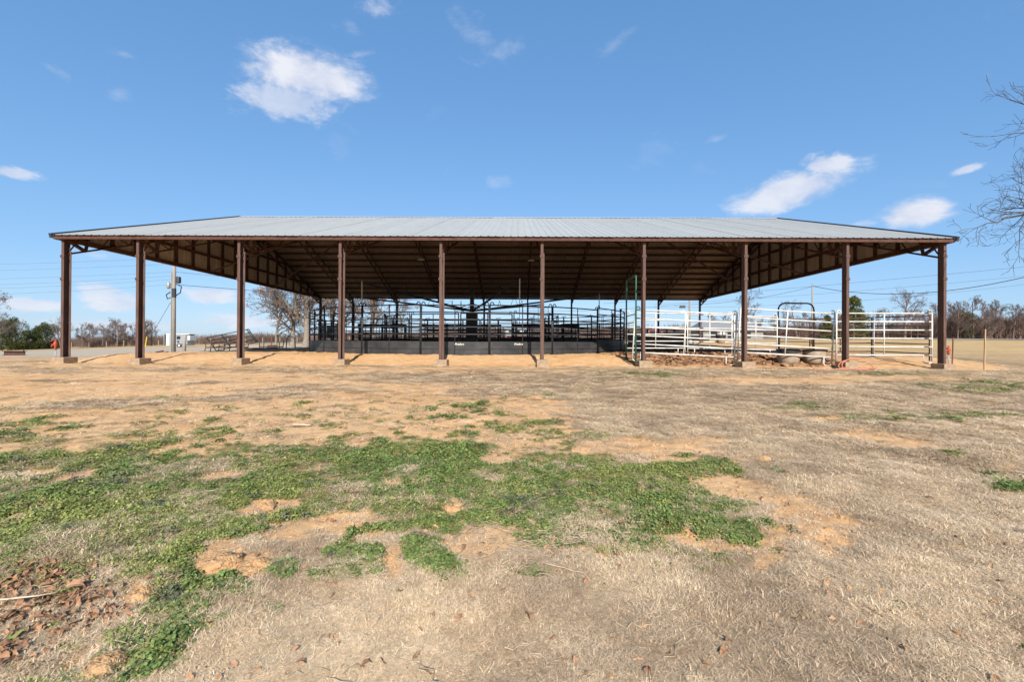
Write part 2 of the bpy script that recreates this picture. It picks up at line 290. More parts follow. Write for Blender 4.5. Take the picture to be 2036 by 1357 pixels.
def cover(x, y):
    """green, sand, gravel, mud weights on the ground"""
    z = gbase(x, y); u, v = project(x, y, z)
    nL = fbm(x * 0.9, y * 0.9, 3, 4); nM = fbm(x * 3.1, y * 3.1, 11, 4); nS = fbm(x * 9, y * 9, 23, 3); nf = fbm(x * .35, y * .8, 31, 4)
    inview = (v < 1500) & (v > 640) & (u > -700) & (u < 2800)
    left_mid = sstep(-100, 30, 1120 - u + 60 * nL) * sstep(728, 736, v) * (1 - sstep(895, 935, v))
    zoneb = sstep(380, 560, u) * (1 - sstep(1420, 1560, u + 60 * nL)) * sstep(880, 920, v) * (1 - sstep(1060, 1130, v + 40 * nL))
    s = -0.6 + 1.5 * left_mid + .72 * zoneb
    s = np.where(inview, s, -0.45)
    s = np.maximum(s, np.where(inview, ell(SAND, u, v), -1))
    dr = np.where(inview, ell(DRY, u, v), -1)
    s = s - 1.3 * np.clip(dr + 0.25, 0, 1)
    yard = sstep(15.9, 17.2, y + .5 * nM) * (1 - sstep(36, 46, y)) * sstep(-19, -17, x) * (1 - sstep(17.3, 19.5, x))
    s = np.maximum(s, -0.6 + 1.5 * yard)
    frontl = sstep(-23, -20, -np.abs(x + 8)) * sstep(14.2, 15.2, y) * (1 - sstep(23, 25, y)) * (x < 2)
    s = np.maximum(s, -0.6 + 1.0 * frontl * (nf > -0.25))
    nz = 0.36 * nL + 0.42 * nM + 0.42 * nS + 0.62 * fbm(x * 1.2, y * 4.5, 37, 4)
    sand = sstep(-0.5, 0.46, s + nz)
    g = np.where(inview, ell(GREEN, u, v), -0.9)
    spk = left_mid * (v > 785) * (0.42 + 0.0030 * (v - 785)) - 0.80
    g = np.maximum(g, np.where(inview, spk, -1))
    g = np.where(inview, g - 1.15 * np.clip(ell(SAND, u, v) + 0.1, 0, 1), g)
    wild = np.where((y < 22) & (y > -30), -0.78 + 0.0 * y, -1.0)
    g = np.maximum(g, wild)
    green = sstep(-0.22, 0.45, g + 0.72 * nM + 0.55 * nS + 0.3 * nL + .25 * fbm(x * 22, y * 22, 71, 2))
    gravel = sstep(22, 27, y + 2 * nL) * (1 - sstep(72, 84, y + 6 * nf)) * (1 - sstep(-22, -17.5, x + 1.2 * nL))
    mud = sstep(16.75, 17.2, y + .25 * nM) * (1 - sstep(25, 28, y)) * sstep(4.2, 5.2, x + .4 * nL) * (1 - sstep(11.8, 13.5, x + .6 * nL))
    return green, sand, gravel, mud, u, v

# ------------------------------------------------------------------ ground sheet
def build_ground():
    rs = [0.02]; r = 0.6
    while r < 3200:
        rs.append(r)
        r *= 1.03 if r < 1.2 else (1.0075 if r < 22 else (1.02 if r < 60 else (1.05 if r < 300 else 1.15)))
    fine = np.linspace(-54, 54, 640); coarse = np.arange(54, 306, 3.0)[1:-1]
    az = np.radians(np.concatenate([fine, coarse])); rs = np.array(rs)
    A, RR = np.meshgrid(az, rs); x = RR * np.sin(A); y = RR * np.cos(A); z = gbase(x, y)
    green, sand, gravel, mud, u, v = cover(x, y)
    near = 1 - sstep(25, 60, RR)
    rough = 0.030 * fbm(x * 1.1, y * 1.1, 5, 4) + 0.020 * fbm(x * 4.3, y * 4.3, 7, 3) + 0.007 * fbm(x * 17, y * 17, 9, 3) * (0.4 + 0.6 * sand)
    z = z + rough * near - 0.012 * sand * near + 0.012 * green * near
    z = z + .035 * sstep(16.1, 16.9, y) * (1 - sstep(22, 27, y)) * (np.abs(x) < 19) * fbm(x * 4.2, y * 4.2, 45, 3)
    clod = np.abs(fbm(x * 3.2, y * 3.2, 41, 4)); z = z + mud * (0.14 * (0.5 - clod) + 0.05 * fbm(x * 9, y * 9, 43, 3))
    nr, na = x.shape
    co = np.stack([x, y, z], -1).reshape(-1, 3)
    i = np.arange(nr - 1)[:, None] * na; k = np.arange(na)[None, :]; k2 = (k + 1) % na
    f = np.stack([i + k, i + k2, i + na + k2, i + na + k], -1).reshape(-1, 4)[:, ::-1]
    me = bpy.data.meshes.new('ground'); me.vertices.add(len(co)); me.vertices.foreach_set('co', co.astype(np.float32).ravel())
    me.loops.add(f.size); me.loops.foreach_set('vertex_index', f.ravel().astype(np.int32)); me.polygons.add(len(f))
    me.polygons.foreach_set('loop_start', np.arange(0, f.size, 4, dtype=np.int32)); me.polygons.foreach_set('loop_total', np.full(len(f), 4, dtype=np.int32))
    me.update(calc_edges=True); me.polygons.foreach_set('use_smooth', [True] * len(f))
    for nm, arr in (('green', green), ('sand', sand), ('gravel', gravel), ('mud', mud)):
        at = me.attributes.new(nm, 'FLOAT', 'POINT'); at.data.foreach_set('value', np.asarray(arr, np.float32).ravel())
    m = bpy.data.materials.new('ground_soil_and_grass'); m.use_nodes = True; nt = m.node_tree; N = nt.nodes; L = nt.links; b = N['Principled BSDF']
    b.inputs['Roughness'].default_value = 0.95; b.inputs['Specular IOR Level'].default_value = 0.12
    tc = N.new('ShaderNodeTexCoord')
    def noise(sc, det=6, ro=0.65):
        n = N.new('ShaderNodeTexNoise'); n.inputs['Scale'].default_value = sc; n.inputs['Detail'].default_value = det; n.inputs['Roughness'].default_value = ro; L.new(tc.outputs['Object'], n.inputs['Vector']); return n.outputs['Fac']
    def ramp(fac, stops):
        r = N.new('ShaderNodeValToRGB'); e = r.color_ramp.elements
        while len(e) < len(stops): e.new(0.5)
        for q, (p, c) in zip(e, stops): q.position = p; q.color = (*c, 1)
        L.new(fac, r.inputs[0]); return r.outputs[0]
    def mixc(fac, a, c):
        mx = N.new('ShaderNodeMix'); mx.data_type = 'RGBA'
        if isinstance(fac, float): mx.inputs[0].default_value = fac
        else: L.new(fac, mx.inputs[0])
        L.new(a, mx.inputs[6]); L.new(c, mx.inputs[7]); return mx.outputs[2]
    def attr(nm): a = N.new('ShaderNodeAttribute'); a.attribute_name = nm; return a.outputs['Fac']
    nb = noise(0.5, 5); nm_ = noise(5, 8); nf = noise(55, 6, 0.75); nm2 = noise(14, 8, 0.7)
    dry = mixc(0.45, ramp(nm_, [(0.3, (0.17, 0.105, 0.055)), (0.5, (0.30, 0.20, 0.11)), (0.7, (0.46, 0.325, 0.19))]), ramp(nf, [(0.35, (0.21, 0.13, 0.07)), (0.65, (0.62, 0.46, 0.28))]))
    mpf = N.new('ShaderNodeMapping'); mpf.inputs['Scale'].default_value = (.05, .3, 1); L.new(tc.outputs['Object'], mpf.inputs[0]); nfar = N.new('ShaderNodeTexNoise'); nfar.inputs['Scale'].default_value = 1.6; nfar.inputs['Detail'].default_value = 9; nfar.inputs['Roughness'].default_value = .72; L.new(mpf.outputs[0], nfar.inputs['Vector'])
    far = ramp(nfar.outputs['Fac'], [(0.32, (0.20, 0.115, 0.05)), (0.44, (0.42, 0.28, 0.125)), (0.52, (0.52, 0.36, 0.175)), (0.6, (0.33, 0.21, 0.085)), (0.7, (0.50, 0.30, 0.14))])
    sep = N.new('ShaderNodeSeparateXYZ'); L.new(tc.outputs['Object'], sep.inputs[0]); mr = N.new('ShaderNodeMapRange'); mr.inputs['From Min'].default_value = 16; mr.inputs['From Max'].default_value = 40; L.new(sep.outputs[1], mr.inputs['Value'])
    dry = mixc(mr.outputs[0], dry, far)
    sandc = mixc(0.35, ramp(nb, [(0.35, (0.55, 0.305, 0.13)), (0.65, (0.62, 0.405, 0.22))]), ramp(nm2, [(0.3, (0.35, 0.195, 0.09)), (0.7, (0.68, 0.46, 0.26))]))
    c = mixc(attr('sand'), dry, sandc)
    c = mixc(attr('gravel'), c, mixc(0.5, ramp(noise(0.35, 7), [(0.35, (0.36, 0.27, 0.17)), (0.62, (0.46, 0.40, 0.33))]), ramp(noise(20, 4), [(0.35, (0.29, 0.225, 0.155)), (0.65, (0.52, 0.44, 0.34))])))
    c = mixc(attr('mud'), c, ramp(nm_, [(0.3, (0.13, 0.068, 0.038)), (0.5, (0.25, 0.135, 0.07)), (0.7, (0.40, 0.235, 0.12))]))
    c = mixc(attr('green'), c, ramp(nm2, [(0.3, (0.10, 0.095, 0.035)), (0.7, (0.30, 0.21, 0.10))]))
    L.new(c, b.inputs['Base Color'])
    bp = N.new('ShaderNodeBump'); bp.inputs['Strength'].default_value = 0.5; bp.inputs['Distance'].default_value = 0.03
    ad = N.new('ShaderNodeMath'); ad.operation = 'ADD'; L.new(nm2, ad.inputs[0]); L.new(nf, ad.inputs[1]); L.new(ad.outputs[0], bp.inputs['Height']); L.new(bp.outputs[0], b.inputs['Normal'])
    me.materials.append(m)
    return tag(obj('ground', me), 'sandy orange soil with dry winter grass and green weed patches', kind='structure')
build_ground()
def zsurf(x, y):                                   # ground with its fine relief, for scattered things
    z = gbase(x, y); green, sand, gravel, mud, u, v = cover(x, y); near = 1 - sstep(25, 60, np.hypot(x, y))
    rough = 0.030 * fbm(x * 1.1, y * 1.1, 5, 4) + 0.020 * fbm(x * 4.3, y * 4.3, 7, 3) + 0.007 * fbm(x * 17, y * 17, 9, 3) * (0.4 + 0.6 * sand)
    z = z + rough * near - 0.012 * sand * near + 0.012 * green * near
    z = z + .035 * sstep(16.1, 16.9, y) * (1 - sstep(22, 27, y)) * (np.abs(x) < 19) * fbm(x * 4.2, y * 4.2, 45, 3)
    clod = np.abs(fbm(x * 3.2, y * 3.2, 41, 4)); z = z + mud * (0.14 * (0.5 - clod) + 0.05 * fbm(x * 9, y * 9, 43, 3))
    return z, green, sand, gravel, mud, u, v
def Z(x, y): return float(zsurf(np.array([x]), np.array([y]))[0][0])
def gp(px, py):
    p = on_ground(px, py); return Vector((p.x, p.y, Z(p.x, p.y)))

# paved road across the right field
def build_road():
    mb = MB(); xs = np.linspace(-60, 220, 90)
    for x0, x1 in zip(xs[:-1], xs[1:]):
        y0, y1 = 99 + 0.02 * x0, 99 + 0.02 * x1
        q = [(x0, y0, G(x0, y0) + .12), (x1, y1, G(x1, y1) + .12), (x1, y1 + 7, G(x1, y1 + 7) + .2), (x0, y0 + 7, G(x0, y0 + 7) + .2)]
        mb.add(q, [(0, 1, 2, 3)])
    tag(mb.build('road', M['asphalt']), 'pale paved road crossing behind the straw field', kind='structure')
build_road()

# ------------------------------------------------------------------ the open barn
YF, YB = 16.56, 38.26; YE, YR = 16.26, 27.41; YE2 = 2 * YR - YE
EZ = P(1018, 470, YE).z; SL = (P(1018, 433, YR).z - EZ) / (YR - YE); RZ = EZ + SL * (YR - YE); th = math.atan(SL)
PX = [125 + 5, 278, 478, 678, 877, 1077, 1279, 1480, 1681, 1873]
XP = [X(p, YF, 600) for p in PX]; XL, XR_ = XP[0] - 0.14, XP[-1] + 0.14
def roofz(y): return EZ + SL * ((y - YE) if y < YR else (YE2 - y))
barn = thing('open_barn', 'long open-sided steel barn with ribbed metal gable roof on rusty posts', 'barn', ((XL + XR_) / 2, YR, G(0, YR)))
BO = barn.location.copy()
def bpart(mb_or_me, name, mt=None, parent=None, smooth=False, loc=(0, 0, 0)):     # world-space mesh as a child of the barn
    me = mb_or_me.mesh(name, mt, smooth) if isinstance(mb_or_me, MB) else mb_or_me
    o = obj(name, me, parent or barn, Vector(loc) - BO if parent is None else Vector(loc)); return o
def build_barn():
    # posts: C-channels open to the right
    post_me = {}
    for yy, zb0 in ((YF, None), (YB, None)):
        for i, x in enumerate(XP):
            g0 = G(x, yy - 0.4); zb = (P(PX[i], (711, 713, 713, 715, 716, 716, 718, 720, 720, 724)[i] - .5, YF).z if yy == YF else g0 + 0.05); zt = roofz(yy) - 0.12
            hgt = zt - zb; key = round(hgt, 2)
            if key not in post_me:
                mb = MB(); w, d, t = 0.098, 0.24, 0.014
                mb.box((-w / 2 + t / 2, 0, hgt / 2), (t, d - 2 * t, hgt)); mb.box((0, -d / 2 + t / 2, hgt / 2), (w, t, hgt)); mb.box((0, d / 2 - t / 2, hgt / 2), (w, t, hgt))
                mb.box((w / 2 + .02, d / 2 - t / 2 - .002, hgt / 2 - .25), (.06, t, hgt - .5))
                post_me[key] = mb.mesh('post', M['rust'])
            p = bpart(post_me[key], 'post', loc=(x, yy, zb))
            fb = MB(); hz = zb - (g0 - 0.35); rnd = random.Random(i + int(yy))
            fb.box((0.03, -0.02 if yy == YF else 0, -hz / 2), (0.42 + rnd.uniform(-.03, .06), 0.55, hz)); fo = obj('footing', fb.mesh('footing', M['concrete']), p)
            bv = fo.modifiers.new('b', 'BEVEL'); bv.width = 0.015; bv.segments = 2
            if yy == YF:
                for zc in (P(PX[i], 511, YF).z, P(PX[i], 556, YF).z):
                    c = MB(); c.box((0, -0.128, 0), (0.135, 0.02, 0.10)); c.box((-.066, -.09, 0), (.02, .1, .08)); obj('clip', c.mesh('clip', M['rust']), p, (0, 0, zc - zb))
    # rafter trusses, two halves on each post line, each chord and web a piece
    n_web = 16; Ls = (YR - YE - 0.3) / math.cos(th); dep = 0.52
    chord = MB(); chord.box((0, Ls / 2, 0), (0.10, Ls, 0.055)); chord_me = chord.mesh('chord', M['rust_dark'])
    wl = Ls / n_web; webm = []
    for sgn in (1, -1):
        w = MB(); w.bar((0, 0, -dep if sgn > 0 else 0), (0, wl, 0 if sgn > 0 else -dep), 0.035, 0.035); webm.append(w.mesh('web', M['rust_dark']))
    kn = MB(); kn.bar((0, .62, -dep), (0, 0, 0), 0.1, 0.1); kn.bar((0, .62, -dep), (0, .95, 0), 0.08, 0.08); knm = kn.mesh('knee_brace', M['rust_dark'])
    for x in XP:
        for side in (1, -1):
            e = obj('rafter_truss', None, barn, Vector((x, YF - 0.12 if side > 0 else YB + 0.12, EZ + SL * .18 - 0.21)) - BO)
            e.empty_display_size = .2
            e.rotation_euler = (th, 0, 0) if side > 0 else (th, 0, math.pi)
            obj('chord', chord_me, e, (0, 0, 0)); obj('chord', chord_me, e, (0, 0, -dep)); obj('knee_brace', knm, e, (0, .13, 0))
            for k in range(n_web): obj('web', webm[k % 2], e, (0, k * wl, 0))
    # purlins
    LX = XR_ - XL - 0.1
    pm = MB(); pm.box((0, 0, 0), (LX, 0.055, 0.15)); pm.box((0, .045, .069), (LX, .05, .012)); pm.box((0, .045, -.069), (LX, .05, .012)); purl = pm.mesh('purlin', M['rust'])
    for side in (0, 1):
        for k in range(1, 13):
            y = YE + 0.15 + k * (YR - YE - .3) / 12.4; y = y if side == 0 else YE2 + YE - y
            o = bpart(purl, 'purlin', loc=((XL + XR_) / 2, y, roofz(y) - .105)); o.rotation_euler = (th if side == 0 else -th, 0, 0)
    fm = MB(); fm.box((0, 0, .035), (LX + .12, 0.06, 0.12)); fas = fm.mesh('eave_beam', M['rust_dark'])
    for y in (YE + .06, YE2 - .06): bpart(fas, 'eave_beam', loc=((XL + XR_) / 2, y, EZ - 0.125))
    # roof sheets with three ribs each
    NS = 40; W = (XR_ - XL + .16) / NS; Lr = (YR - YE + .03) / math.cos(th); pr = []
    for r_ in range(3):
        c = W * (r_ + .5) / 3
        pr += [(W * r_ / 3, 0), (c - .035, 0), (c - .016, .018), (c + .016, .018), (c + .035, 0)]
    pr.append((W + .012, 0)); n = len(pr); mb = MB()
    vs_ = [(px_, yy, pz) for yy in (0, Lr) for px_, pz in pr]
    mb.add(vs_, [(i, i + 1, n + i + 1, n + i) for i in range(n - 1)])
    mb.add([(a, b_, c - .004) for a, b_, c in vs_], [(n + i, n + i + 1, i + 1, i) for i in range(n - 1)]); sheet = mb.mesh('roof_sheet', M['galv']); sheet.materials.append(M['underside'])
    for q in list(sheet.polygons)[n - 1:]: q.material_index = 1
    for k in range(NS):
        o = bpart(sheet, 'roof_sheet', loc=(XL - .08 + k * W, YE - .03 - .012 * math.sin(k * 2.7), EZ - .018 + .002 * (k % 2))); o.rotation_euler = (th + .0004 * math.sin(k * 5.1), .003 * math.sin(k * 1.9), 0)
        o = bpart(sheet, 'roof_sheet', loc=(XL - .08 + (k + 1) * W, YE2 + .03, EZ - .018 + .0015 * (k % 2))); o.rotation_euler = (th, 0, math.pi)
    cm = MB(); cm.add([(0, -.22, -.22 * SL), (LX + .3, -.22, -.22 * SL), (LX + .3, 0, 0.01), (0, 0, 0.01), (0, .22, -.22 * SL), (LX + .3, .22, -.22 * SL)], [(0, 1, 2, 3), (3, 2, 5, 4)])
    bpart(cm, 'ridge_cap', M['cap'], loc=(XL - .1, YR, RZ + .025))
    # gable end: sheets, studs, girts, trim, braces
    zb = EZ - 0.16
    for sx, xg in ((-1, XL - .04), (1, XR_ + .04)):
        n = 27; w = (YE2 - YE) / n
        for k in range(n):
            y0 = YE + k * w; mb = MB(); prof = []
            for r_ in range(3):
                c = w * (r_ + .5) / 3; prof += [(w * r_ / 3, 0), (c - .035, 0), (c - .016, .022), (c + .016, .022), (c + .035, 0)]
            prof.append((w + .006, 0))
            low = [(sx * q, yy, 0) for yy, q in prof]; top = [(sx * q, yy, max(.06, roofz(min(max(y0 + yy, YE), YE2)) - .03 - zb)) for yy, q in prof]
            m_ = len(prof); mb.add(low + top, [(i, i + 1, m_ + i + 1, m_ + i) for i in range(m_ - 1)])
            bpart(mb, 'gable_sheet', M['galv_wall'], loc=(xg + .001 * (k % 2), y0, zb))
        for k in range(1, 19):
            y = YE + k * (YE2 - YE) / 19; h = roofz(y) - .2 - zb
            if h > .2:
                mb = MB(); mb.box((0, 0, h / 2), (.07, .13, h)); bpart(mb, 'gable_stud', M['rust_dark'], loc=(xg - sx * .075, y, zb))
        for zz in (0.0, 0.95, 1.9, 2.8):
            run = (RZ - .25 - zb - zz) / SL
            ln = 2 * min(run, YR - YE); mb = MB(); mb.box((0, 0, 0), (.06, ln, .14 if zz else .17)); bpart(mb, 'gable_girt', M['rust_dark'], loc=(xg - sx * .15, YR, zb + zz + (.085 if zz == 0 else 0)))
        for a, b_ in (((xg + sx * .05, YE - .05, EZ - .05), (xg + sx * .05, YR, RZ - .03)), ((xg + sx * .05, YE2 + .05, EZ - .05), (xg + sx * .05, YR, RZ - .03))):
            mb = MB(); mb.bar(Vector(a) - Vector(a), Vector(b_) - Vector(a), .09, .17); bpart(mb, 'rake_trim', M['trim'], loc=a)
        inner = XP[1] if sx < 0 else XP[-2]; inner2 = XP[2] if sx < 0 else XP[-3]
        for yb, xt, yt in ((24.5, inner2, 26.6), (31.0, inner2, 28.3)):
            a = Vector((xg - sx * .2, yb, zb + .1)); b_ = Vector((xt, yt, roofz(yt) - .3)); mb = MB(); mb.bar((0, 0, 0), b_ - a, .07, .09); bpart(mb, 'gable_brace', M['rust'], loc=a)
    # two hanging shop lights
    for px, py in ((837, 517), (1056, 519)):
        q = P(px, py, YR - .4); mb = MB(); mb.lathe([(.02, .16), (.05, .12), (.2, .02), (.22, 0), (.2, .004)], 14)
        lo = bpart(mb, 'hanging_light', M['white'], loc=q); s_ = MB(); s_.tube([(0, 0, .15), (0, 0, roofz(YR - .4) - q.z - .1)], .014, 5); obj('rod', s_.mesh('rod', M['rust_dark']), lo)
build_barn()

# ------------------------------------------------------------------ round pen and horse walker
PC = Vector((X(938, 29.1), 29.1, 0)); PR = 9.5
def arc(Rr, a): return Vector((Rr * math.sin(a), Rr - Rr * math.cos(a), 0))
def arc_tube(Rr, half, z, rad, n=9):
    mb = MB(); mb.tube([arc(Rr, -half + 2 * half * i / n) + Vector((0, 0, z)) for i in range(n + 1)], rad, 6); return mb
def make_pen_panel(Rr, half, rails, sheets, z0=0.02, name='pen_panel'):
    t = thing(name, '', 'livestock panel')
    for z in rails: obj('rail', arc_tube(Rr, half, z, .027).mesh('rail', M['black'], True), t)
    ztop = rails[-1]
    for a in (-half, half, 0.0):
        p = arc(Rr, a); mb = MB(); mb.tube([p + Vector((0, 0, z0)), p + Vector((0, 0, ztop))], .032 if a else .022, 6); obj('upright', mb.mesh('upright', M['black'], True), t)
    for sgn in (-1, 1):      # rounded ears over the top corners
        pts = []
        for i in range(9):
            q = math.pi * i / 8; pts.append(arc(Rr, sgn * (half - (.085 * (1 - math.cos(q))) / Rr)) + Vector((0, 0, ztop + .13 * math.sin(q) + (.0 if i else 0))))
        mb = MB(); mb.tube(pts, .022, 6); obj('corner_loop', mb.mesh('corner_loop', M['black'], True), t)
    if sheets: obj('seam_highlight_rail', arc_tube(Rr + .035, half, .278, .011).mesh('seam_highlight_rail', M['trim'], True), t, (0, -.035, 0))  # rail in a lighter tone, standing in for light caught along the seam
    for (za, zb_) in sheets:
        mb = MB(); n = 10
        vs_ = []
        for i in range(n + 1):
            for off in (-.02, .012):
                for z in (za, zb_): 
                    q = arc(Rr + off, -half + 2 * half * i / n); q.y -= off; vs_.append((q.x, q.y, z))
        fs = []
        for i in range(n):
            a = i * 4; b_ = a + 4; fs += [(a, a + 1, b_ + 1, b_), (a + 3, a + 2, b_ + 2, b_ + 3), (a + 1, a + 3, b_ + 3, b_ + 1), (a + 2, a, b_, b_ + 2)]
        mb.add(vs_, fs); obj('solid_sheet', mb.mesh('solid_sheet', M['sheet']), t)
    return t
def place_ring(proto, Rr, n, off, label, group, skip=()):
    cm_ = child_map(proto); first = True; out = {}
    for k in range(n):
        if k in skip: continue
        phi = R(off) + 2 * math.pi * k / n
        o = proto if first else copy_tree(proto, cm_); first = False
        c = PC + Vector((math.sin(phi), -math.cos(phi), 0)) * Rr
        o.location = (c.x, c.y, Z(c.x, c.y) - .01); o.rotation_euler = (0, 0, phi); tag(o, label, 'livestock panel', group); out[k] = o
    return out
outer = place_ring(make_pen_panel(PR, R(8.85), [0.93 - .02, 1.23, 1.55, 1.86, 2.17], [(0.0, .27), (.285, .59)]), PR, 20, 1.2,
                   'curved black pipe panel with solid lower sheets in the outer pen ring', 'outer round pen panels')
inner = place_ring(make_pen_panel(5.5, R(14.4), [0.35, .68, 1.0, 1.33, 1.66, 2.0], []), 5.5, 12, 14,
                   'curved black open pipe panel of the inner ring around the horse walker', 'inner round pen panels')
def lettering(panel, ang, z, size, text='Priefert'):
    cu = bpy.data.curves.new('lettering', 'FONT'); cu.body = text; cu.size = size; cu.align_x = 'CENTER'; cu.extrude = 0.002; cu.offset = size * .02; cu.shear = .25
    tmp = bpy.data.objects.new('tmp', cu); COL.objects.link(tmp); dg = bpy.context.evaluated_depsgraph_get(); me = bpy.data.meshes.new_from_object(tmp.evaluated_get(dg)); bpy.data.objects.remove(tmp)
    me.materials.clear(); me.materials.append(M['white']); me.name = 'lettering'
    q = arc(PR, ang); o = obj('lettering', me, panel, (q.x, q.y - .03 - 0.5*abs(math.sin(ang))*.25, z)); o.rotation_euler = (R(90), 0, ang)
lettering(outer[0], R(1.2), .44, .13); lettering(outer[1], R(-1.2), .44, .13)
tag(outer[0], 'curved black pen panel with white lettering, in front of the walker motor housing')
tag(outer[1], 'curved black pen panel with white lettering, crossed by a post shadow')

def build_walker():
    t = thing('horse_walker', 'black hot walker with a square motor housing and six long arms inside the round pen', 'horse walker', (PC.x, PC.y, Z(PC.x, PC.y)))
    z0 = t.location.z; ht = P(945, 621, 29.1).z - z0
    mb = MB(); a = .35; prof = [(a, 0), (a, ht - .12), (a * .8, ht)]
    vs_ = [(sx * r_, sy * r_, z) for r_, z in prof for sx, sy in ((-1, -1), (1, -1), (1, 1), (-1, 1))]
    fs = [(i * 4 + k, i * 4 + (k + 1) % 4, i * 4 + 4 + (k + 1) % 4, i * 4 + 4 + k) for i in range(2) for k in range(4)] + [(8, 9, 10, 11), (3, 2, 1, 0)]
    mb.add(vs_, fs); mb.build('motor_housing', M['black'], t)
    mb = MB(); mb.box((0, 0, .75), (.25, .25, 1.5)); o = mb.build('mast', M['black'], t, loc=(0, 0, ht - .05))
    for k in range(6):
        ang = R(-38 + 60 * k); e = Vector((math.sin(ang) * 8, -math.cos(ang) * 8, P(1018, 562, 22.5).z - z0)); s_ = Vector((math.sin(ang) * .12, -math.cos(ang) * .12, ht + .08))
        mb = MB(); mb.bar((0, 0, 0), e - s_, .07, .10); arm = mb.build('arm', M['black'], t, loc=s_)
        d = e - s_
        br = MB(); br.tube([d * .3, d * .33 + Vector((0, 0, .55)), d * .36], .018, 5); br.build('bracket', M['black'], arm)
        br = MB(); br.tube([d * .62, d * .65 + Vector((0, 0, .45)), d * .68], .018, 5); br.build('bracket', M['black'], arm)
        wq = MB(); wq.tube([Vector((0, 0, 1.7)) - s_ * 0 , d * .65 + Vector((0, 0, .45)), d], .007, 4); wq.build('guy_wire', M['wire'], arm)
        st = MB(); st.tube([(0, 0, 0.1), (0, 0, -.9)], .028, 6); st.build('lead_sleeve', M['lgrey'], arm, loc=d + Vector((0, 0, -.02)))
        st = MB(); st.tube([(0, 0, 0), (0, 0, -1.3)], .014, 5); st.build('lead_rod', M['black'], arm, loc=d + Vector((0, 0, -.92)))
        for q in range(3):
            ss = MB(); ss.tube([(0, 0, .05 + .2 * q), d * (.06 + .03 * q) + Vector((0, 0, .0))], .02, 5); ss.build('strut', M['black'], arm)
build_walker()

# ------------------------------------------------------------------ straight pipe panels and gates
def pipe_panel(name, label, cat, A, B, zs, mt, rad=.022, mids=(.5,), loops=True, feet=True, lean=0.0, group=None, footL=.12):
    """A, B: ends on the ground; zs: rail heights above them; lean: sideways lean of the uprights (radians)"""
    A = Vector(A); B = Vector(B); d = Vector((B.x - A.x, B.y - A.y, 0)); L_ = d.length; rz = math.atan2(d.y, d.x); slope = (B.z - A.z) / L_
    t = thing(name, label, cat, A, rz, group); sh = math.tan(lean)
    def pt(s_, z): return Vector((s_ + z * sh, 0, slope * s_ + z))
    for z in zs:
        mb = MB(); mb.tube([pt(0, z), pt(L_, z)], rad, 7); mb.build('rail', mt, t, True)
    for s_ in (0, L_):
        sg = 1 if s_ == 0 else -1
        mb = MB(); mb.tube([pt(s_, 0), pt(s_, zs[-1])], rad * 1.05, 7); mb.build('upright', mt, t, True)
        if loops:
            pts = [pt(s_ + sg * .085 * (1 - math.cos(math.pi * i / 8)), zs[-1] + .12 * math.sin(math.pi * i / 8)) for i in range(9)]
            mb = MB(); mb.tube(pts, rad * .8, 6); mb.build('corner_loop', mt, t, True)
        if feet:
            pts = [pt(s_ + sg * .0, .06), pt(s_ + sg * .06, .0), pt(s_ + sg * .24, .0), pt(s_ + sg * .3, .07), pt(s_ + sg * .3, zs[0])]
            mb = MB(); mb.tube(pts, rad * .9, 6); mb.build('foot', mt, t, True)
    for q in mids:
        mb = MB(); mb.tube([pt(q * L_, zs[0]), pt(q * L_, zs[-1])], rad * .85, 6); mb.build('brace', mt, t, True)
    return t
def panel_px(name, label, cat, l_bot, l_top, r_bot, r_top, dl, dr, mt, nr=6, z0f=.16, **kw):
    """ends given by photograph pixels of the foot and top at depths dl, dr"""
    A = P(*l_bot, dl); B = P(*r_bot, dr); h = ((P(*l_top, dl).z - A.z) + (P(*r_top, dr).z - B.z)) / 2
    zs = [h * z0f + (h - h * z0f) * i / (nr - 1) for i in range(nr)]
    return pipe_panel(name, label, cat, A, B, zs, mt, **kw)
WD = 17.15
panel_px('livestock_panel', 'white six-rail pipe panel leaning between the green bow gate and the tub pen', 'livestock panel', (1257, 717), (1264, 615), (1459, 727), (1467, 627), WD, WD, M['white'], lean=R(3.6), rad=.026)
panel_px('livestock_panel', 'white six-rail pipe panel leaning in front of the two round tubs', 'livestock panel', (1466, 717), (1471, 613), (1653, 728), (1661, 625), WD - .05, WD, M['white'], lean=R(3.6), rad=.026)
panel_px('livestock_panel', 'level white six-rail pipe panel beside the end post of the barn', 'livestock panel', (1663, 722), (1663, 623), (1853, 723), (1853, 624), WD + .1, WD, M['white'], lean=0, rad=.026)
RD = 19.7
panel_px('livestock_panel', 'white pipe panel behind the leaning one, in front of the black chute wall', 'livestock panel', (1245, 706), (1245, 622), (1362, 706), (1362, 625), RD, RD, M['white'], rad=.024)
panel_px('livestock_panel', 'white pipe panel with a feed bucket hung on it', 'livestock panel', (1367, 706), (1367, 625), (1455, 707), (1455, 628), RD, RD, M['white'], rad=.024)
panel_px('livestock_panel', 'white pipe panel behind the tubs, running to the black bow gate', 'livestock panel', (1460, 707), (1460, 628), (1545, 709), (1545, 631), RD, RD, M['white'], rad=.024)
panel_px('pipe_gate', 'rusty brown pipe gate with spiral-marked rails behind the barn post', 'gate', (1610, 712), (1610, 632), (1733, 712), (1733, 636), 20.2, 19.6, M['rust_dark'], nr=5, rad=.024, loops=False, feet=False)
panel_px('pipe_gate', 'rusty slanted pipe gate running back from the corner of the level white panel', 'gate', (1737, 712), (1737, 634), (1848, 718), (1848, 626), 19.6, 17.6, M['rust_dark'], nr=5, rad=.024, loops=False, feet=False, mids=())
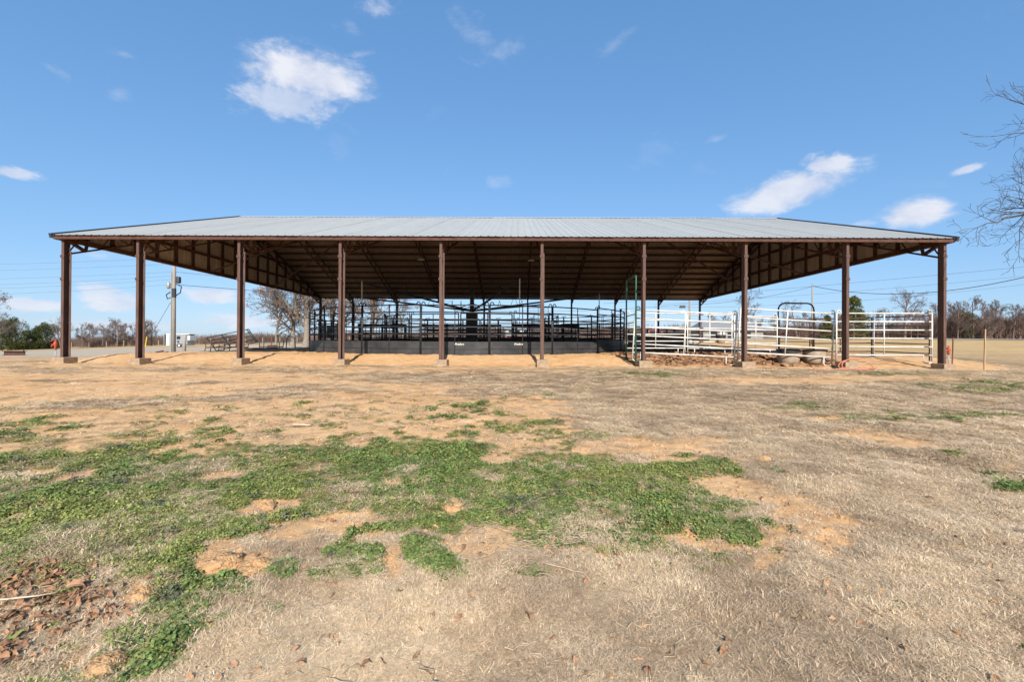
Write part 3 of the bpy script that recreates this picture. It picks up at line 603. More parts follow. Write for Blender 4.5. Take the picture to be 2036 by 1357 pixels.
def white_post():
    q = P(1736, 715, 19.5); mb = MB(); mb.tube([(0, 0, -.05), (0, 0, P(1736, 634, 19.5).z - q.z)], .045, 8); mb.lathe([(.05, 1.72), (.06, 1.76), (.03, 1.80), (0.001, 1.80)], 8, cap=False)
    tag(mb.build('fence_post', M['white'], None, True, q), 'white pipe post where the two rusty gates meet', 'post')
white_post()
def bow_gate(name, label, pa, pb, top_a, da, db, mt, dark, rails, ri=.25):
    """two tall legs joined by a bow, with a short gate hung below"""
    A = P(*pa, da); B = P(*pb, db); A.z = Z(A.x, A.y) - .02; B.z = Z(B.x, B.y) - .02; zt = P(*top_a, da).z
    d = Vector((B.x - A.x, B.y - A.y, 0)); L_ = d.length; t = thing(name, label, 'gate', A, math.atan2(d.y, d.x)); h = zt - A.z; r_ = ri
    bow = [(0, 0, 0), (0, 0, h - r_)] + [(r_ * (1 - math.cos(a)), 0, h - r_ + r_ * math.sin(a)) for a in (.4, .8, 1.2, 1.57)] + [(L_ - r_ * (1 - math.cos(a)), 0, h - r_ + r_ * math.sin(a)) for a in (1.57, 1.2, .8, .4)] + [(L_, 0, h - r_), (L_, 0, B.z - A.z)]
    mb = MB(); mb.tube(bow, .032, 8); mb.build('bow_frame', mt, t, True)
    for z in rails: mb = MB(); mb.tube([(.05, 0, z), (L_ - .05, 0, z)], .02, 6); mb.build('rail', dark, t, True)
    for s_ in (.07, L_ - .07): mb = MB(); mb.tube([(s_, 0, rails[0]), (s_, 0, rails[-1])], .022, 6); mb.build('gate_stile', dark, t, True)
    return t
bow_gate('bow_gate', 'tall green bow gate at the edge of the black round pen', (1264, 718), (1245, 709), (1264, 548), 17.1, 18.6, M['green'], M['green'], [.25, .6, .95, 1.3, 1.65, 1.95], .08)
bow_gate('bow_gate', 'black bow gate with rounded top behind the tubs', (1547, 716), (1618, 715), (1547, 603), 19.9, 20.0, M['black'], M['rust_dark'], [.3, .62, .95, 1.27, 1.6], .3)

def tub(px, py, label, tilt):
    q = gp(px, py + 2); q = Vector((X(px, 17.6), 17.6, G(X(px, 17.6), 17.6) + .03))
    t = thing('feed_tub', label, 'tub', (q.x, q.y, q.z - .03)); t.rotation_euler = (tilt, -tilt * .7, .3)
    mb = MB(); mb.lathe([(.26, 0), (.33, .05), (.385, .2), (.395, .42), (.40, .50)], 24); mb.build('body', M['tub'], t, True)
    mb = MB(); mb.lathe([(.395, .49), (.425, .50), (.425, .56), (.39, .565), (.375, .52), (.36, .3), (.3, .12), (.001, .12)], 24, cap=False); mb.build('rim', M['tubdark'], t, True)
tub(1567, 728, 'muddy tan round tub with a cut black rim, beside the short panel leg', R(6)); tub(1620, 728, 'muddy tan round tub with notched black rim next to the orange hose', R(-3))
def bucket():
    q = P(1433, 683, 19.55); t = thing('feed_bucket', 'olive and black feed bucket hung on a white panel', 'bucket', q)
    mb = MB(); mb.lathe([(.13, 0), (.16, .04), (.18, .22)], 16); mb.build('body', M['tub'], t, True)
    mb = MB(); mb.lathe([(.18, .22), (.2, .23), (.2, .36), (.17, .36), (.15, .1)], 16, cap=False); mb.build('rim', M['tubdark'], t, True)
    for s_ in (-.12, .12): mb = MB(); mb.box((s_, .1, .45), (.03, .03, .25)); mb.build('hook', M['tubdark'], t)
bucket()
def hose():
    c = Vector((XP[8] + .02, YF - .30, 0)); pts = []
    for i in range(70):
        a = i / 69 * 2 * math.pi * 2.6; rr = .55 + .05 * math.sin(i * .7); x = c.x + .1 + rr * math.cos(a) * (1.15 if i > 35 else .95); y = c.y - .18 + .22 * math.sin(a)
        z = Z(x, y) + .03 + (.32 * max(0, math.sin(a)) if i < 45 else .01)
        pts.append((x, y, z))
    for i in range(12): x = pts[-1][0] - .12; pts.append((x, c.y - .42 + .02 * math.sin(i), Z(x, c.y - .42) + .02))
    mb = MB(); mb.tube(pts, .017, 6); tag(mb.build('garden_hose', M['hose'], None, True), 'orange red hose coiled around a post footing', 'hose')
hose()
def black_wall():
    A = P(1250, 700, 24); B = P(1364, 700, 24); t = thing('solid_chute_wall', 'solid black sheeted alley wall behind the white panels', 'chute wall', (A.x, A.y, Z(A.x, A.y)))
    L_ = B.x - A.x
    for k in range(3):
        mb = MB(); mb.box((L_ * (k + .5) / 3, 0, .5), (L_ / 3 - .02, .05, .98)); mb.build('solid_sheet', M['sheet'], t)
    for k in range(4): mb = MB(); mb.box((L_ * k / 3, .03, .55), (.06, .06, 1.2)); mb.build('post', M['black'], t)
    mb = MB(); mb.tube([(0, 0, 1.16), (L_, 0, 1.16)], .025, 6); mb.build('rail', M['black'], t)
black_wall()
def mesh_gate(px0, px1, ytop, ybot, d, label, nx, nz):
    A = P(px0, ybot, d); B = P(px1, ybot, d); h = P(px0, ytop, d).z - A.z; L_ = B.x - A.x; t = thing('mesh_gate', label, 'gate', (A.x, A.y, Z(A.x, A.y))); z0 = A.z - t.location.z
    for a, b_ in (((0, 0, 0), (0, 0, z0 + h)), ((L_, 0, 0), (L_, 0, z0 + h)), ((0, 0, z0 + h), (L_, 0, z0 + h)), ((0, 0, z0), (L_, 0, z0)), ((L_ / 2, 0, z0), (L_ / 2, 0, z0 + h))):
        mb = MB(); mb.tube([a, b_], .022, 6); mb.build('frame_tube', M['black'], t)
    mb = MB()
    for i in range(1, nx): mb.bar((L_ * i / nx, 0, z0), (L_ * i / nx, 0, z0 + h), .006, .006)
    for i in range(1, nz): mb.bar((0, 0, z0 + h * i / nz), (L_, 0, z0 + h * i / nz), .006, .006)
    o = mb.build('wire_mesh', M['black'], t); o['kind'] = 'stuff'
mesh_gate(1150, 1241, 631, 690, 40.2, 'wide wire mesh gate standing behind the round pen', 40, 20)
mesh_gate(1050, 1090, 612, 640, 40.5, 'tall wire mesh panel beside the walker mast', 16, 12)
def chute():
    t = thing('cattle_chute', 'black cattle chute with tall grey side plates beyond the left of the pen', 'cattle chute', (X(648, 39.6), 39.6, Z(X(648, 39.6), 39.6)))
    for k in range(5): mb = MB(); mb.box((-.6 + .55 * k, 0, 1.15), (.12, .12, 2.3)); mb.build('post', M['black'], t)
    for k in range(4): mb = MB(); mb.box((-.33 + .55 * k, .05, 1.25), (.36, .03, 1.1)); mb.build('side_plate', M['grey'] if k % 2 == 0 else M['sheet'], t)
    for z in (.5, .8, 1.95, 2.2): mb = MB(); mb.box((.5, -.02, z), (2.4, .08, .08)); mb.build('rail', M['black'], t)
    t2 = thing('cattle_chute', 'low black squeeze chute with a thick top bar behind the round pen', 'cattle chute', (X(760, 39.8), 39.8, Z(X(760, 39.8), 39.8)))
    for k in range(5): mb = MB(); mb.box((-2.0 + 1.0 * k, 0, .95), (.16, .16, 1.9)); mb.build('post', M['black'], t2)
    for z, h in ((1.75, .26), (1.1, .1), (.6, .1), (.3, .1)): mb = MB(); mb.box((0, -.03, z), (4.3, .1, h)); mb.build('rail', M['black'], t2)
    t3 = thing('cattle_chute', 'long black alley fence with thick top beam behind the right of the pen', 'cattle chute', (X(1085, 39.4), 39.4, Z(X(1085, 39.4), 39.4)))
    for k in range(5): mb = MB(); mb.box((-2.8 + 1.4 * k, 0, .9), (.14, .14, 1.8)); mb.build('post', M['black'], t3)
    for z, h in ((1.6, .3), (1.0, .16), (.6, .1), (.3, .1)): mb = MB(); mb.box((0, -.03, z), (5.8, .1, h)); mb.build('rail', M['rust_dark'], t3)
    t4 = thing('cattle_chute', 'black alley fence with heavy rails straight behind the walker housing', 'cattle chute', (X(915, 41), 41, Z(X(915, 41), 41)))
    for k in range(7): mb = MB(); mb.box((-3.6 + 1.2 * k, 0, .95), (.13, .13, 1.9)); mb.build('post', M['black'], t4)
    for z, h in ((1.75, .14), (1.35, .1), (.95, .14), (.6, .1), (.28, .1)): mb = MB(); mb.box((0, -.03, z), (7.4, .1, h)); mb.build('rail', M['black'], t4)
    for pa, pb, dd, hh, lab in ((700, 835, 43, 1.75, 'straight black pipe alley fence beyond the squeeze chute'), (845, 985, 46, 1.9, 'straight black pipe alley fence farthest behind the walker housing'), (1000, 1130, 44, 1.8, 'straight black pipe alley fence beyond the thick-beamed alley'), (1120, 1240, 36.6, 1.7, 'straight black pipe fence just inside the far eave, before the mesh gate')):
        A = P(pa, 690, dd); B = P(pb, 690, dd); A.z = Z(A.x, dd); B.z = Z(B.x, dd); pipe_panel('alley_fence', lab, 'fence', A, B, [hh * (.15 + .17 * i) for i in range(6)], M['black'], rad=.045, mids=(.2, .4, .6, .8), loops=False, feet=False)
chute()

# ------------------------------------------------------------------ hydrants, stakes
def hydrant(px, py, h, d, label):
    x = X(px, d, py); t = thing('yard_hydrant', label, 'hydrant', (x, d, Z(x, d)))
    mb = MB(); mb.tube([(0, 0, -.05), (0, 0, h * .62)], .02, 8); mb.build('riser_pipe', M['grey'], t, True)
    mb = MB(); mb.lathe([(.03, h * .58), (.045, h * .6), (.04, h * .74), (.06, h * .78), (.06, h * .9), (.03, h * .96), (.001, h * .96)], 10); mb.tube([(0, -.0, h * .82), (-.1, -.02, h * .80), (-.13, -.02, h * .68)], .028, 8); mb.build('head', M['red'], t, True)
    mb = MB(); mb.tube([(.03, 0, h * .9), (.0, 0, h), (-.1, 0, h * 1.02), (-.16, 0, h * .93)], .018, 6); mb.build('handle', M['red'], t, True)
hydrant(110, 724, .85, 16.8, 'red yard hydrant on a grey riser beside the left end post'); hydrant(1886, 722, .78, 17.4, 'red yard hydrant behind the right end post')
def stake(px, pt, pb, d, mt, r_, label, lean=0):
    x = X(px, d, pb); z0 = Z(x, d); h = P(px, pt, d).z - z0; mb = MB(); mb.bar((0, 0, -.05), (lean, 0, h), r_, r_)
    tag(mb.build('marker_stake', mt, None, False, (x, d, z0)), label, 'stake')
stake(1957, 655, 730, 16.6, M['stake'], .034, 'pale wooden stake standing in the straw field right of the barn', .03); stake(1893, 671, 724, 17.1, M['rust_red'], .03, 'thin red steel stake with a white tip beside the hydrant', .04)

# ------------------------------------------------------------------ left yard
def left_yard():
    d = 33.0
    def loc(px, dd=d): x = X(px, dd); return Vector((x, dd, Z(x, dd)))
    p = loc(8); mb = MB(); L_ = 1.58
    for yy, z, w, h in ((0, .02, .3, .03), (0, .17, .025, .28), (0, .32, .3, .03)): mb.box((L_ / 2, yy, z), (L_, w, h))
    mb.box((L_ - .12, 0, .4), (.05, .05, .14)); tag(mb.build('steel_beam', M['rust_dark'], None, False, p), 'short rusty steel beam lying on the gravel', 'beam')
    for px, l, a, lab in ((301, .85, .12, 'red oxide steel channel offcut lying tilted on gravel'), (313, .75, .02, 'red oxide steel channel offcut lying flat on a tan block')):
        p = loc(px); mb = MB(); Mx = Matrix.Rotation(-a * 2, 3, 'Y'); mb.box((l / 2, 0, .17), (l, .2, .03), Mx); mb.box((l / 2, -.1, .12), (l, .02, .15), Mx); mb.box((l / 2, .1, .12), (l, .02, .15), Mx)
        tag(mb.build('steel_channel', M['rust_red'], None, False, p), lab, 'steel channel')
    p = loc(366); mb = MB(); mb.tube([(0, 0, -.1), (.02, 0, .7), (.07, 0, 1.42)], [.12, .115, .10], 9); tag(mb.build('wood_post', M['wood_pole'], None, True, p), 'short weathered wooden post beside the utility pole', 'post')
    # rusty feed bunk frames
    for i, (px, w, lab) in enumerate(((414, 1.0, 'rusty feed bunk frame nearest the gravel, with an upright spike'), (452, 1.4, 'rusty feed bunk frame under the leaning gate'), (520, 1.5, 'rusty feed bunk frame beside the flat deck'))):
        p = loc(px, 33.6 + .4 * i); t = thing('feed_bunk', lab, 'feed bunk', p)
        for sx in (0, w):
            for sy in (-.35, .35): mb = MB(); mb.tube([(sx - .08, sy, 0), (sx, sy * .8, .45), (sx + .02, sy * .9, .85)], .03, 6); mb.build('leg', M['rust'], t)
        for z, sy in ((.85, -.32), (.85, .32), (.45, -.28), (.45, .28)): mb = MB(); mb.tube([(0, sy, z), (w, sy, z)], .025, 6); mb.build('rail', M['rust'], t)
        mb = MB(); mb.box((w / 2, 0, .5), (w, .5, .04)); mb.build('tray', M['rust_dark'], t)
        mb = MB(); mb.tube([(w * .6, -.3, .5), (w * .62, -.3, 1.3)], .04, 6); mb.build('spike', M['rust_red'], t)
    # black pipe gate leaning on the bunks
    A = P(430, 698, 33); B = P(513, 681, 33); C = P(494, 655, 33); up = C - B; t = thing('pipe_gate', 'black pipe gate leaning up on the rusty feed bunks', 'gate', A); ax = B - A
    for k in range(5): mb = MB(); mb.tube([up * (k / 4), ax + up * (k / 4)], .03, 6); mb.build('rail', M['black'], t, True)
    for s_ in (0, .35, .96, 1): mb = MB(); mb.tube([ax * s_, ax * s_ + up], .035, 6); mb.build('stile', M['black'], t, True)
    # flat dark deck on blocks
    p = loc(497, 31.5); t = thing('flat_deck', 'low dark flat deck set on blocks under the oaks', 'flat deck', p)
    for k in range(6): mb = MB(); mb.box((1.28, -.8 + .32 * k, .3), (2.56, .3, .1)); mb.build('plank', M['rubber'], t)
    for k in range(3): mb = MB(); mb.box((.25 + k * 1.0, 0, .1), (.25, 1.4, .28)); mb.build('block', M['rock'], t)
    # bent pipe hoop by the trunks
    p = loc(573, 34); mb = MB(); mb.tube([(-.15, 0, 0), (-.1, 0, .75), (.1, 0, .95), (.4, 0, .8), (.5, 0, .65), (.55, 0, 0)], .035, 6); tag(mb.build('pipe_hoop', M['black'], None, True, p), 'bent black pipe hoop standing by the oak trunk', 'pipe')
    p = loc(541, 47); mb = MB(); mb.lathe([(.15, .0), (.4, .0), (.48, .12), (.48, .3), (.4, .42), (.15, .42)], 18); tag(mb.build('old_tyre', M['rubber'], None, True, p), 'old black tyre lying at the foot of the oaks', 'tyre')
left_yard()

# ------------------------------------------------------------------ vehicles and house far behind
def wheel(par, x, y, r_, rim):
    w = MB(); Mx = Matrix.Rotation(R(90), 3, 'X'); w.lathe([(r_ * .6, -.1), (r_ * .95, -.11), (r_, -.06), (r_, .06), (r_ * .95, .11), (r_ * .6, .1)], 18, Mx, cap=False); wo = w.build('wheel', M['rubber'], par, True, (x, y, r_))
    q = MB(); q.lathe([(r_ * .62, -.07), (r_ * .3, -.09), (.001, -.09)], 14, Mx, cap=False); q.lathe([(r_ * .62, .07), (r_ * .3, .09), (.001, .09)], 14, Mx, cap=False); q.build('rim', rim, wo, True)
def bevel_part(mb, name, mt, par, w=.05, loc=None):
    o = mb.build(name, mt, par, False, loc); b = o.modifiers.new('b', 'BEVEL'); b.width = w; b.segments = 2; return o
def horse_trailer():
    d = 75; x = X(336, d); t = thing('horse_trailer', 'white and grey horse trailer parked on the gravel behind the utility pole', 'trailer', (x, d, Z(x, d)))
    bx = MB(); bx.box((2.0, 0, 1.25), (3.4, 1.9, 1.75)); bevel_part(bx, 'body', M['grey'], t, .12)
    bx = MB(); bx.box((2.1, 0, 2.2), (3.9, 1.95, .14)); bevel_part(bx, 'roof', M['white'], t, .05)
    bx = MB(); bx.box((3.6, 0, 1.55), (.9, 1.7, .9)); bevel_part(bx, 'nose', M['lgrey'], t, .15)
    for k in range(2): bx = MB(); bx.box((1.35 + .95 * k, -.965, 1.6), (.6, .03, .5)); bx.build('window', M['glass'], t)
    for k in range(2): bx = MB(); bx.box((1.3 + .95 * k, -.965, .95), (.34, .03, .3)); bx.build('vent', M['trim'], t)
    bx = MB(); bx.box((.55, -.98, 1.25), (.55, .05, 1.9)); bx.build('door', M['white'], t)
    bx = MB(); bx.box((-.1, -.5, 1.25), (.1, .9, 1.8)); bx.build('rear_gate', M['grey'], t)
    for xx in (2.4, 3.1): wheel(t, xx, -.9, .34, M['lgrey'])
horse_trailer()
def flatbed():
    d = 50; x = X(1308, d); t = thing('flatbed_trailer', 'dark flatbed trailer with a pale spoked wheel beyond the chute wall', 'trailer', (x, d, Z(x, d)))
    for k in range(5): mb = MB(); mb.box((2.6, -.8 + .4 * k, .78), (5.6, .38, .08)); mb.build('deck_plank', M['rubber'], t)
    mb = MB(); mb.box((2.6, 0, .6), (5.4, 1.5, .2)); mb.build('frame', M['black'], t)
    mb = MB(); mb.box((1.6, 0, 1.15), (1.6, 1.2, .6)); mb.box((2.0, 0, 1.5), (.5, .8, .3)); bevel_part(mb, 'load', M['rubber'], t, .08)
    wheel(t, .9, -.95, .36, M['white']); wheel(t, 3.2, -.95, .36, M['grey'])
flatbed()
def car(px, d, name, label, paint, L_=4.6, pickup=True, rz=0):
    x = X(px, d); t = thing(name, label, 'car' if not pickup else 'pickup', (x, d, Z(x, d)), rz)
    mb = MB(); mb.box((L_ / 2, 0, .72), (L_, 1.75, .62)); bevel_part(mb, 'body', paint, t, .12)
    mb = MB(); c0, c1 = (L_ * .42, L_ * .78) if pickup else (L_ * .18, L_ * .8)
    mb.add([(c0, -.82, 1.0), (c1 + .3, -.82, 1.0), (c1 + .3, .82, 1.0), (c0, .82, 1.0), (c0 + .15, -.7, 1.62), (c1 - .25, -.7, 1.62), (c1 - .25, .7, 1.62), (c0 + .15, .7, 1.62)], [(0, 1, 5, 4), (1, 2, 6, 5), (2, 3, 7, 6), (3, 0, 4, 7), (4, 5, 6, 7)]); bevel_part(mb, 'cab', paint, t, .06)
    mb = MB(); mb.box(((c0 + c1) / 2 + .05, -.775, 1.32), (c1 - c0 - .45, .03, .36)); mb.build('window', M['glass'], t)
    for xx in (L_ * .18, L_ * .8): wheel(t, xx, -.85, .36, M['lgrey'])
    mb = MB(); mb.box((.02, -.6, .85), (.06, .18, .28)); mb.build('tail_light', M['red'], t)
    mb = MB(); mb.box((0, 0, .5), (.16, 1.6, .16)); mb.build('bumper', M['lgrey'], t)
car(1246, 47, 'pickup_truck', 'red pickup truck parked beyond the green bow gate', M['redpaint'], 2.4 + 2.0, True, 0)
car(1008, 80, 'parked_car', 'maroon car parked far beyond the walker', M['maroon'], 4.4, False)
def camper():
    d = 92; x = X(1004, d); t = thing('camper_trailer', 'long white camper trailer far beyond the round pen', 'trailer', (x, d, Z(x, d)))
    mb = MB(); mb.box((2.6, 0, 1.5), (5.2, 2.2, 1.9)); bevel_part(mb, 'body', M['grey'], t, .25)
    for k in range(3): mb = MB(); mb.box((1.1 + 1.5 * k, -1.11, 1.95), (.7, .03, .5)); mb.build('window', M['glass'], t)
    mb = MB(); mb.box((3.4, -1.11, 1.5), (.6, .04, 1.6)); mb.build('door', M['lgrey'], t)
    for xx in (2.2, 2.9): wheel(t, xx, -1.0, .36, M['lgrey'])
camper()
def house(px, d, w, dep, hw, hr, label, wallm):
    x = X(px, d); t = thing('farm_house', label, 'house', (x, d, Z(x, d) - .1))
    mb = MB(); mb.box((w / 2, dep / 2, hw / 2), (w, dep, hw)); mb.build('wall', wallm, t)
    mb = MB(); o_ = .5; mb.add([(-o_, -o_, hw), (w + o_, -o_, hw), (w + o_, dep + o_, hw), (-o_, dep + o_, hw), (w * .12, dep / 2, hw + hr), (w * .88, dep / 2, hw + hr)], [(0, 1, 5, 4), (1, 2, 5), (2, 3, 4, 5), (3, 0, 4), (3, 2, 1, 0)]); ro = mb.build('roof', M['roofgrey'], t)
    mb = MB(); mb.box((w * .62, dep * .3, hw + hr * .75), (.5, .5, 1.0)); mb.build('chimney', M['trim'], ro)
    for k in range(3): mb = MB(); mb.box((w * (.18 + .28 * k), -.02, hw * .55), (1.2, .06, 1.1)); mb.build('window', M['glass'], t)
    mb = MB(); mb.box((w * .32, -.02, 1.05), (1.0, .07, 2.1)); mb.build('door', M['white'], t)
house(1398, 88, 11.5, 8, 1.9, 2.2, 'low farmhouse with a grey shingle hip roof behind the white panels', M['housewall'])

# ------------------------------------------------------------------ utility poles and wires
def utility_pole(px, d, ztop, label, r0=.145, extras=True):
    x = X(px, d); z0 = Z(x, d); t = thing('utility_pole', label, 'utility pole', (x, d, z0)); h = ztop - z0
    mb = MB(); mb.tube([(0, 0, -.2), (0, 0, h * .5), (0, 0, h)], [r0, r0 * .85, r0 * .7], 12); mb.build('pole', M['wood_pole'], t, True)
    if extras:
        zz = P(px, 557, d).z - z0
        mb = MB(); mb.box((.3, 0, zz + .0), (.3, .3, .5)); bevel_part(mb, 'transformer_box', M['trim'], t, .08)
        mb = MB(); mb.lathe([(.08, -.25), (.12, -.2), (.12, .16), (.07, .25), (.001, .25)], 12, Matrix.Identity(3)); mb.build('meter_can', M['grey'], t, True, (-.33, -.1, P(px, 568, d).z - z0))
        mb = MB(); mb.tube([(.2, -.1, zz - .3), (.62, -.1, zz - .5), (.55, -.12, zz - .95), (.22, -.1, zz - 1.15)], .04, 6); mb.build('drop_cable', M['wire'], t, True)
        mb = MB(); mb.tube([(-.2, -.1, zz - .9), (-.5, -.1, zz - 1.1), (-.4, -.1, zz - 1.4), (-.15, -.1, zz - 1.3)], .04, 6); mb.build('drop_cable', M['wire'], t, True)
        mb = MB(); mb.box((-.12, -.10, h * .36), (.055, .05, h * .68)); mb.build('conduit', M['grey'], t)
        mb = MB(); mb.lathe([(r0 * .99, -.33), (r0 * .96, .33)], 12, cap=False); mb.build('black_band', M['wire'], t, True, (0, 0, P(px, 583, d).z - z0))
        mb = MB(); mb.tube([(-.05, 0, zz - 1.3), P(289, 688, d) - Vector((x, d, z0))], .012, 4); gw = mb.build('guy_wire', M['wire'], t)
        mb = MB(); mb.tube([P(289, 690, d) - Vector((x, d, z0)), P(292, 670, d) - Vector((x, d, z0))], .03, 6); mb.build('guy_guard', M['yellow'], t)
    return t
utility_pole(345, 33, P(345, 470, 33).z, 'weathered utility pole with grey transformer box and yellow guy guard beside the gravel')
utility_pole(1615, 62, P(1615, 564, 62).z, 'bare utility pole in the straw field behind the black bow gate', .13, False)
tp = utility_pole(1371, 62, P(1371, 560, 62).z, 'utility pole with a yard-light arm behind the white panels', .15, False)
def yard_light():
    z = P(1352, 609, 62).z - tp.location.z; mb = MB(); mb.tube([(0, -.1, z - .05), (-.9, -.3, z), (-2.2, -.5, z - .02)], .04, 6); a = mb.build('light_arm', M['grey'], tp, True)
    mb = MB(); mb.box((-1.1, -.3, z - .12), (.7, .3, .35)); mb.build('lamp_head', M['trim'], a)
yard_light()
def wire(a, b, sag, label, r_=.012, group=None):
    a = Vector(a); b = Vector(b); n = 24; mb = MB(); c = (a + b) / 2
    pts = [a.lerp(b, i / n) - Vector((0, 0, sag * 4 * (i / n) * (1 - i / n))) - c for i in range(n + 1)]
    mb.tube(pts, r_, 4); tag(mb.build('power_line', M['wire'], None, True, c), label, 'power line', group)
gw_ = 'wires left of the utility pole'; lw = 'thin overhead wire running left from the utility pole with the transformer box'
for (y0, y1, dl) in ((523, 513, 60), (535, 525, 58), (552, 541, 56), (565, 549, 44), (573, 556, 44), (586, 566, 44)):
    wire(P(-330, y0 + 2, dl), P(343, y1, 33), .35, lw, .0065, gw_)
wire(P(347, 566, 33), P(900, 600, 47), .15, 'overhead wire running from the transformer pole behind the oaks', .02)
wire(P(347, 541, 33), P(760, 575, 60), .1, 'upper thin wire running from the transformer pole behind the barn gable', .014)
wire(P(1615, 569, 62), P(2300, 470, 40), 2.7, 'thick sagging cable from the bare field pole towards the leafless tree', .045)
wire(P(1615, 570, 62), P(1371, 606, 62), .5, 'sagging cable between the bare field pole and the yard-light pole', .03)
wire(P(1371, 604, 62), P(900, 612, 70), .8, 'cable running from the yard-light pole behind the horse walker', .025)
wire(P(1200, 604, 90), P(2300, 505, 75), .3, 'highest thin wire over the straw field', .028)
wire(P(1300, 606, 110), P(2300, 522, 95), .8, 'middle thin wire over the straw field', .03)
wire(P(1300, 612, 110), P(2300, 528, 100), 2.4, 'lowest thin wire over the straw field', .03)

# ------------------------------------------------------------------ trees
def grow(seed, H, r0, spread, nl=(9, 6, 6, 5), trunk_frac=.3, leaf=0, gn=.22, up=.35, sides=(9, 6, 4, 3, 3), thin=1.0):
    rnd = random.Random(seed); tr = MB(); cr = MB(); lf = MB()
    def wob(d, a): return (d + Vector((rnd.gauss(0, a), rnd.gauss(0, a), rnd.gauss(0, a)))).normalized()
    def branch(p, d, L_, r_, lev):
        n = (8, 6, 5, 3, 2)[lev]; pts = [p.copy()]; rad = [r_]; dirs = [d.copy()]
        for i in range(n):
            d = wob(d, gn * (.35 if lev == 0 else 1)); d = (d + Vector((0, 0, up * (.1 if lev else .35) / (1 + lev * .3)))).normalized()
            p = p + d * (L_ / n); pts.append(p.copy()); dirs.append(d.copy()); f = 1 - (i + 1) / n
            rad.append(max(r_ * ((.35 + .65 * f) if lev == 0 else (.22 + .78 * f)), .0022 * thin))
        if lev == 0: rad[0] *= 1.45
        (tr if lev < 1 else cr).tube(pts, rad, sides[lev], cap=False)
        if lev >= len(nl):
            if leaf and rnd.random() < leaf:
                for _ in range(3):
                    q = pts[-1] + Vector((rnd.gauss(0, .06), rnd.gauss(0, .06), rnd.gauss(0, .06))); a = Vector((rnd.gauss(0, 1), rnd.gauss(0, 1), rnd.gauss(0, 1))).normalized() * .07; b_ = a.orthogonal().normalized() * .05
                    lf.add([q - a - b_, q + a - b_, q + a + b_, q - a + b_], [(0, 1, 2, 3)])
            return
        k = nl[lev]
        for j in range(k):
            s_ = (trunk_frac + (1 - trunk_frac) * (j + rnd.random() * .7) / k) if lev == 0 else (.2 + .8 * (j + rnd.random()) / k)
            s_ = min(s_, .999); i = int(s_ * n); fr = s_ * n - i; q = pts[i].lerp(pts[i + 1], fr); dd = dirs[min(i + 1, n)]
            az = rnd.random() * 6.283 + j * 2.4; o = dd.orthogonal().normalized(); o = Matrix.Rotation(az, 3, dd) @ o
            ang = rnd.uniform(.75, 1.25) if lev == 0 else rnd.uniform(.45, 1.0)
            nd = (dd * math.cos(ang) + o * math.sin(ang)).normalized(); nd = (nd + Vector((0, 0, .12 if lev else .15))).normalized()
            ll = (spread * rnd.uniform(.75, 1.1) * (1 - .45 * (s_ - trunk_frac) / (1 - trunk_frac))) if lev == 0 else L_ * rnd.uniform(.38, .62) * (1.15 - .5 * s_)
            branch(q, nd, ll, rad[i] * (rnd.uniform(.42, .6) if lev == 0 else rnd.uniform(.5, .7)), lev + 1)
    branch(Vector((0, 0, 0)), Vector((0, 0, 1)), H, r0, 0)
    return tr, cr, lf
def tree_obj(name, label, loc, parts, rz=0, s_=1, group=None):
    t = thing(name, label, 'tree', loc, rz, group); t.scale = (s_, s_, s_)
    for nm, me in parts: obj(nm, me, t)
    return t
def bare(seed, far=False, **kw):
    tr, cr, lf = grow(seed, **kw); p = [('trunk', tr.mesh('trunk', M['twigfar'] if far else M['bark'], True)), ('crown', cr.mesh('crown', M['twigfar'] if far else M['twig'], True))]
    if lf.v: p.append(('dead_leaves', lf.mesh('dead_leaves', M['oakleaf'])))
    return p
def zt(px, d): x = X(px, d); return Vector((x, d, Z(x, d) - .05))
oakA = bare(1, H=8.8, r0=.30, spread=5.2, nl=(14, 8, 7, 5), leaf=.03, trunk_frac=.24, thin=5, up=.3); oakB = bare(2, H=8.4, r0=.24, spread=5.6, nl=(15, 8, 7, 5), leaf=.07, trunk_frac=.14, thin=5, up=.3); oakC = bare(3, H=7.6, r0=.14, spread=4.2, nl=(13, 7, 6, 5), trunk_frac=.16, thin=5)
tree_obj('bare_oak', 'big bare oak with a thick pale trunk behind the left corner of the barn', zt(607, 45), oakA, .4)
tree_obj('bare_oak', 'bare oak with rust-brown leaves still on, next to the thick pale trunk', zt(581, 47), oakB, 1.9)
tree_obj('bare_oak', 'slender bare oak with dark stem on the gravel side of the big oaks', zt(549, 48), oakC, .8, .95)
tree_obj('bare_oak', 'bare oak seen through the round pen rails beside the chute', zt(668, 52), oakB, 3.6, .95); tree_obj('bare_oak', 'bare oak standing behind the squeeze chute', zt(742, 54), oakA, 2.2, .9); tree_obj('bare_oak', 'small bare oak behind the far end of the squeeze chute', zt(800, 60), oakC, 4.0, .8)
# leafless tree just outside the frame on the right; its twigs reach into the picture
near = bare(14, H=11.5, r0=.24, spread=6.6, nl=(16, 8, 6, 4), trunk_frac=.40, gn=.24, up=.16, thin=2.6); near[1][1].materials[0] = M['twigdark']
tree_obj('bare_oak', 'tall leafless tree reaching bare twigs over the right end of the barn', Vector((21.5, 15.0, Z(21.5, 15.0) - .1)), near, math.pi / 4)
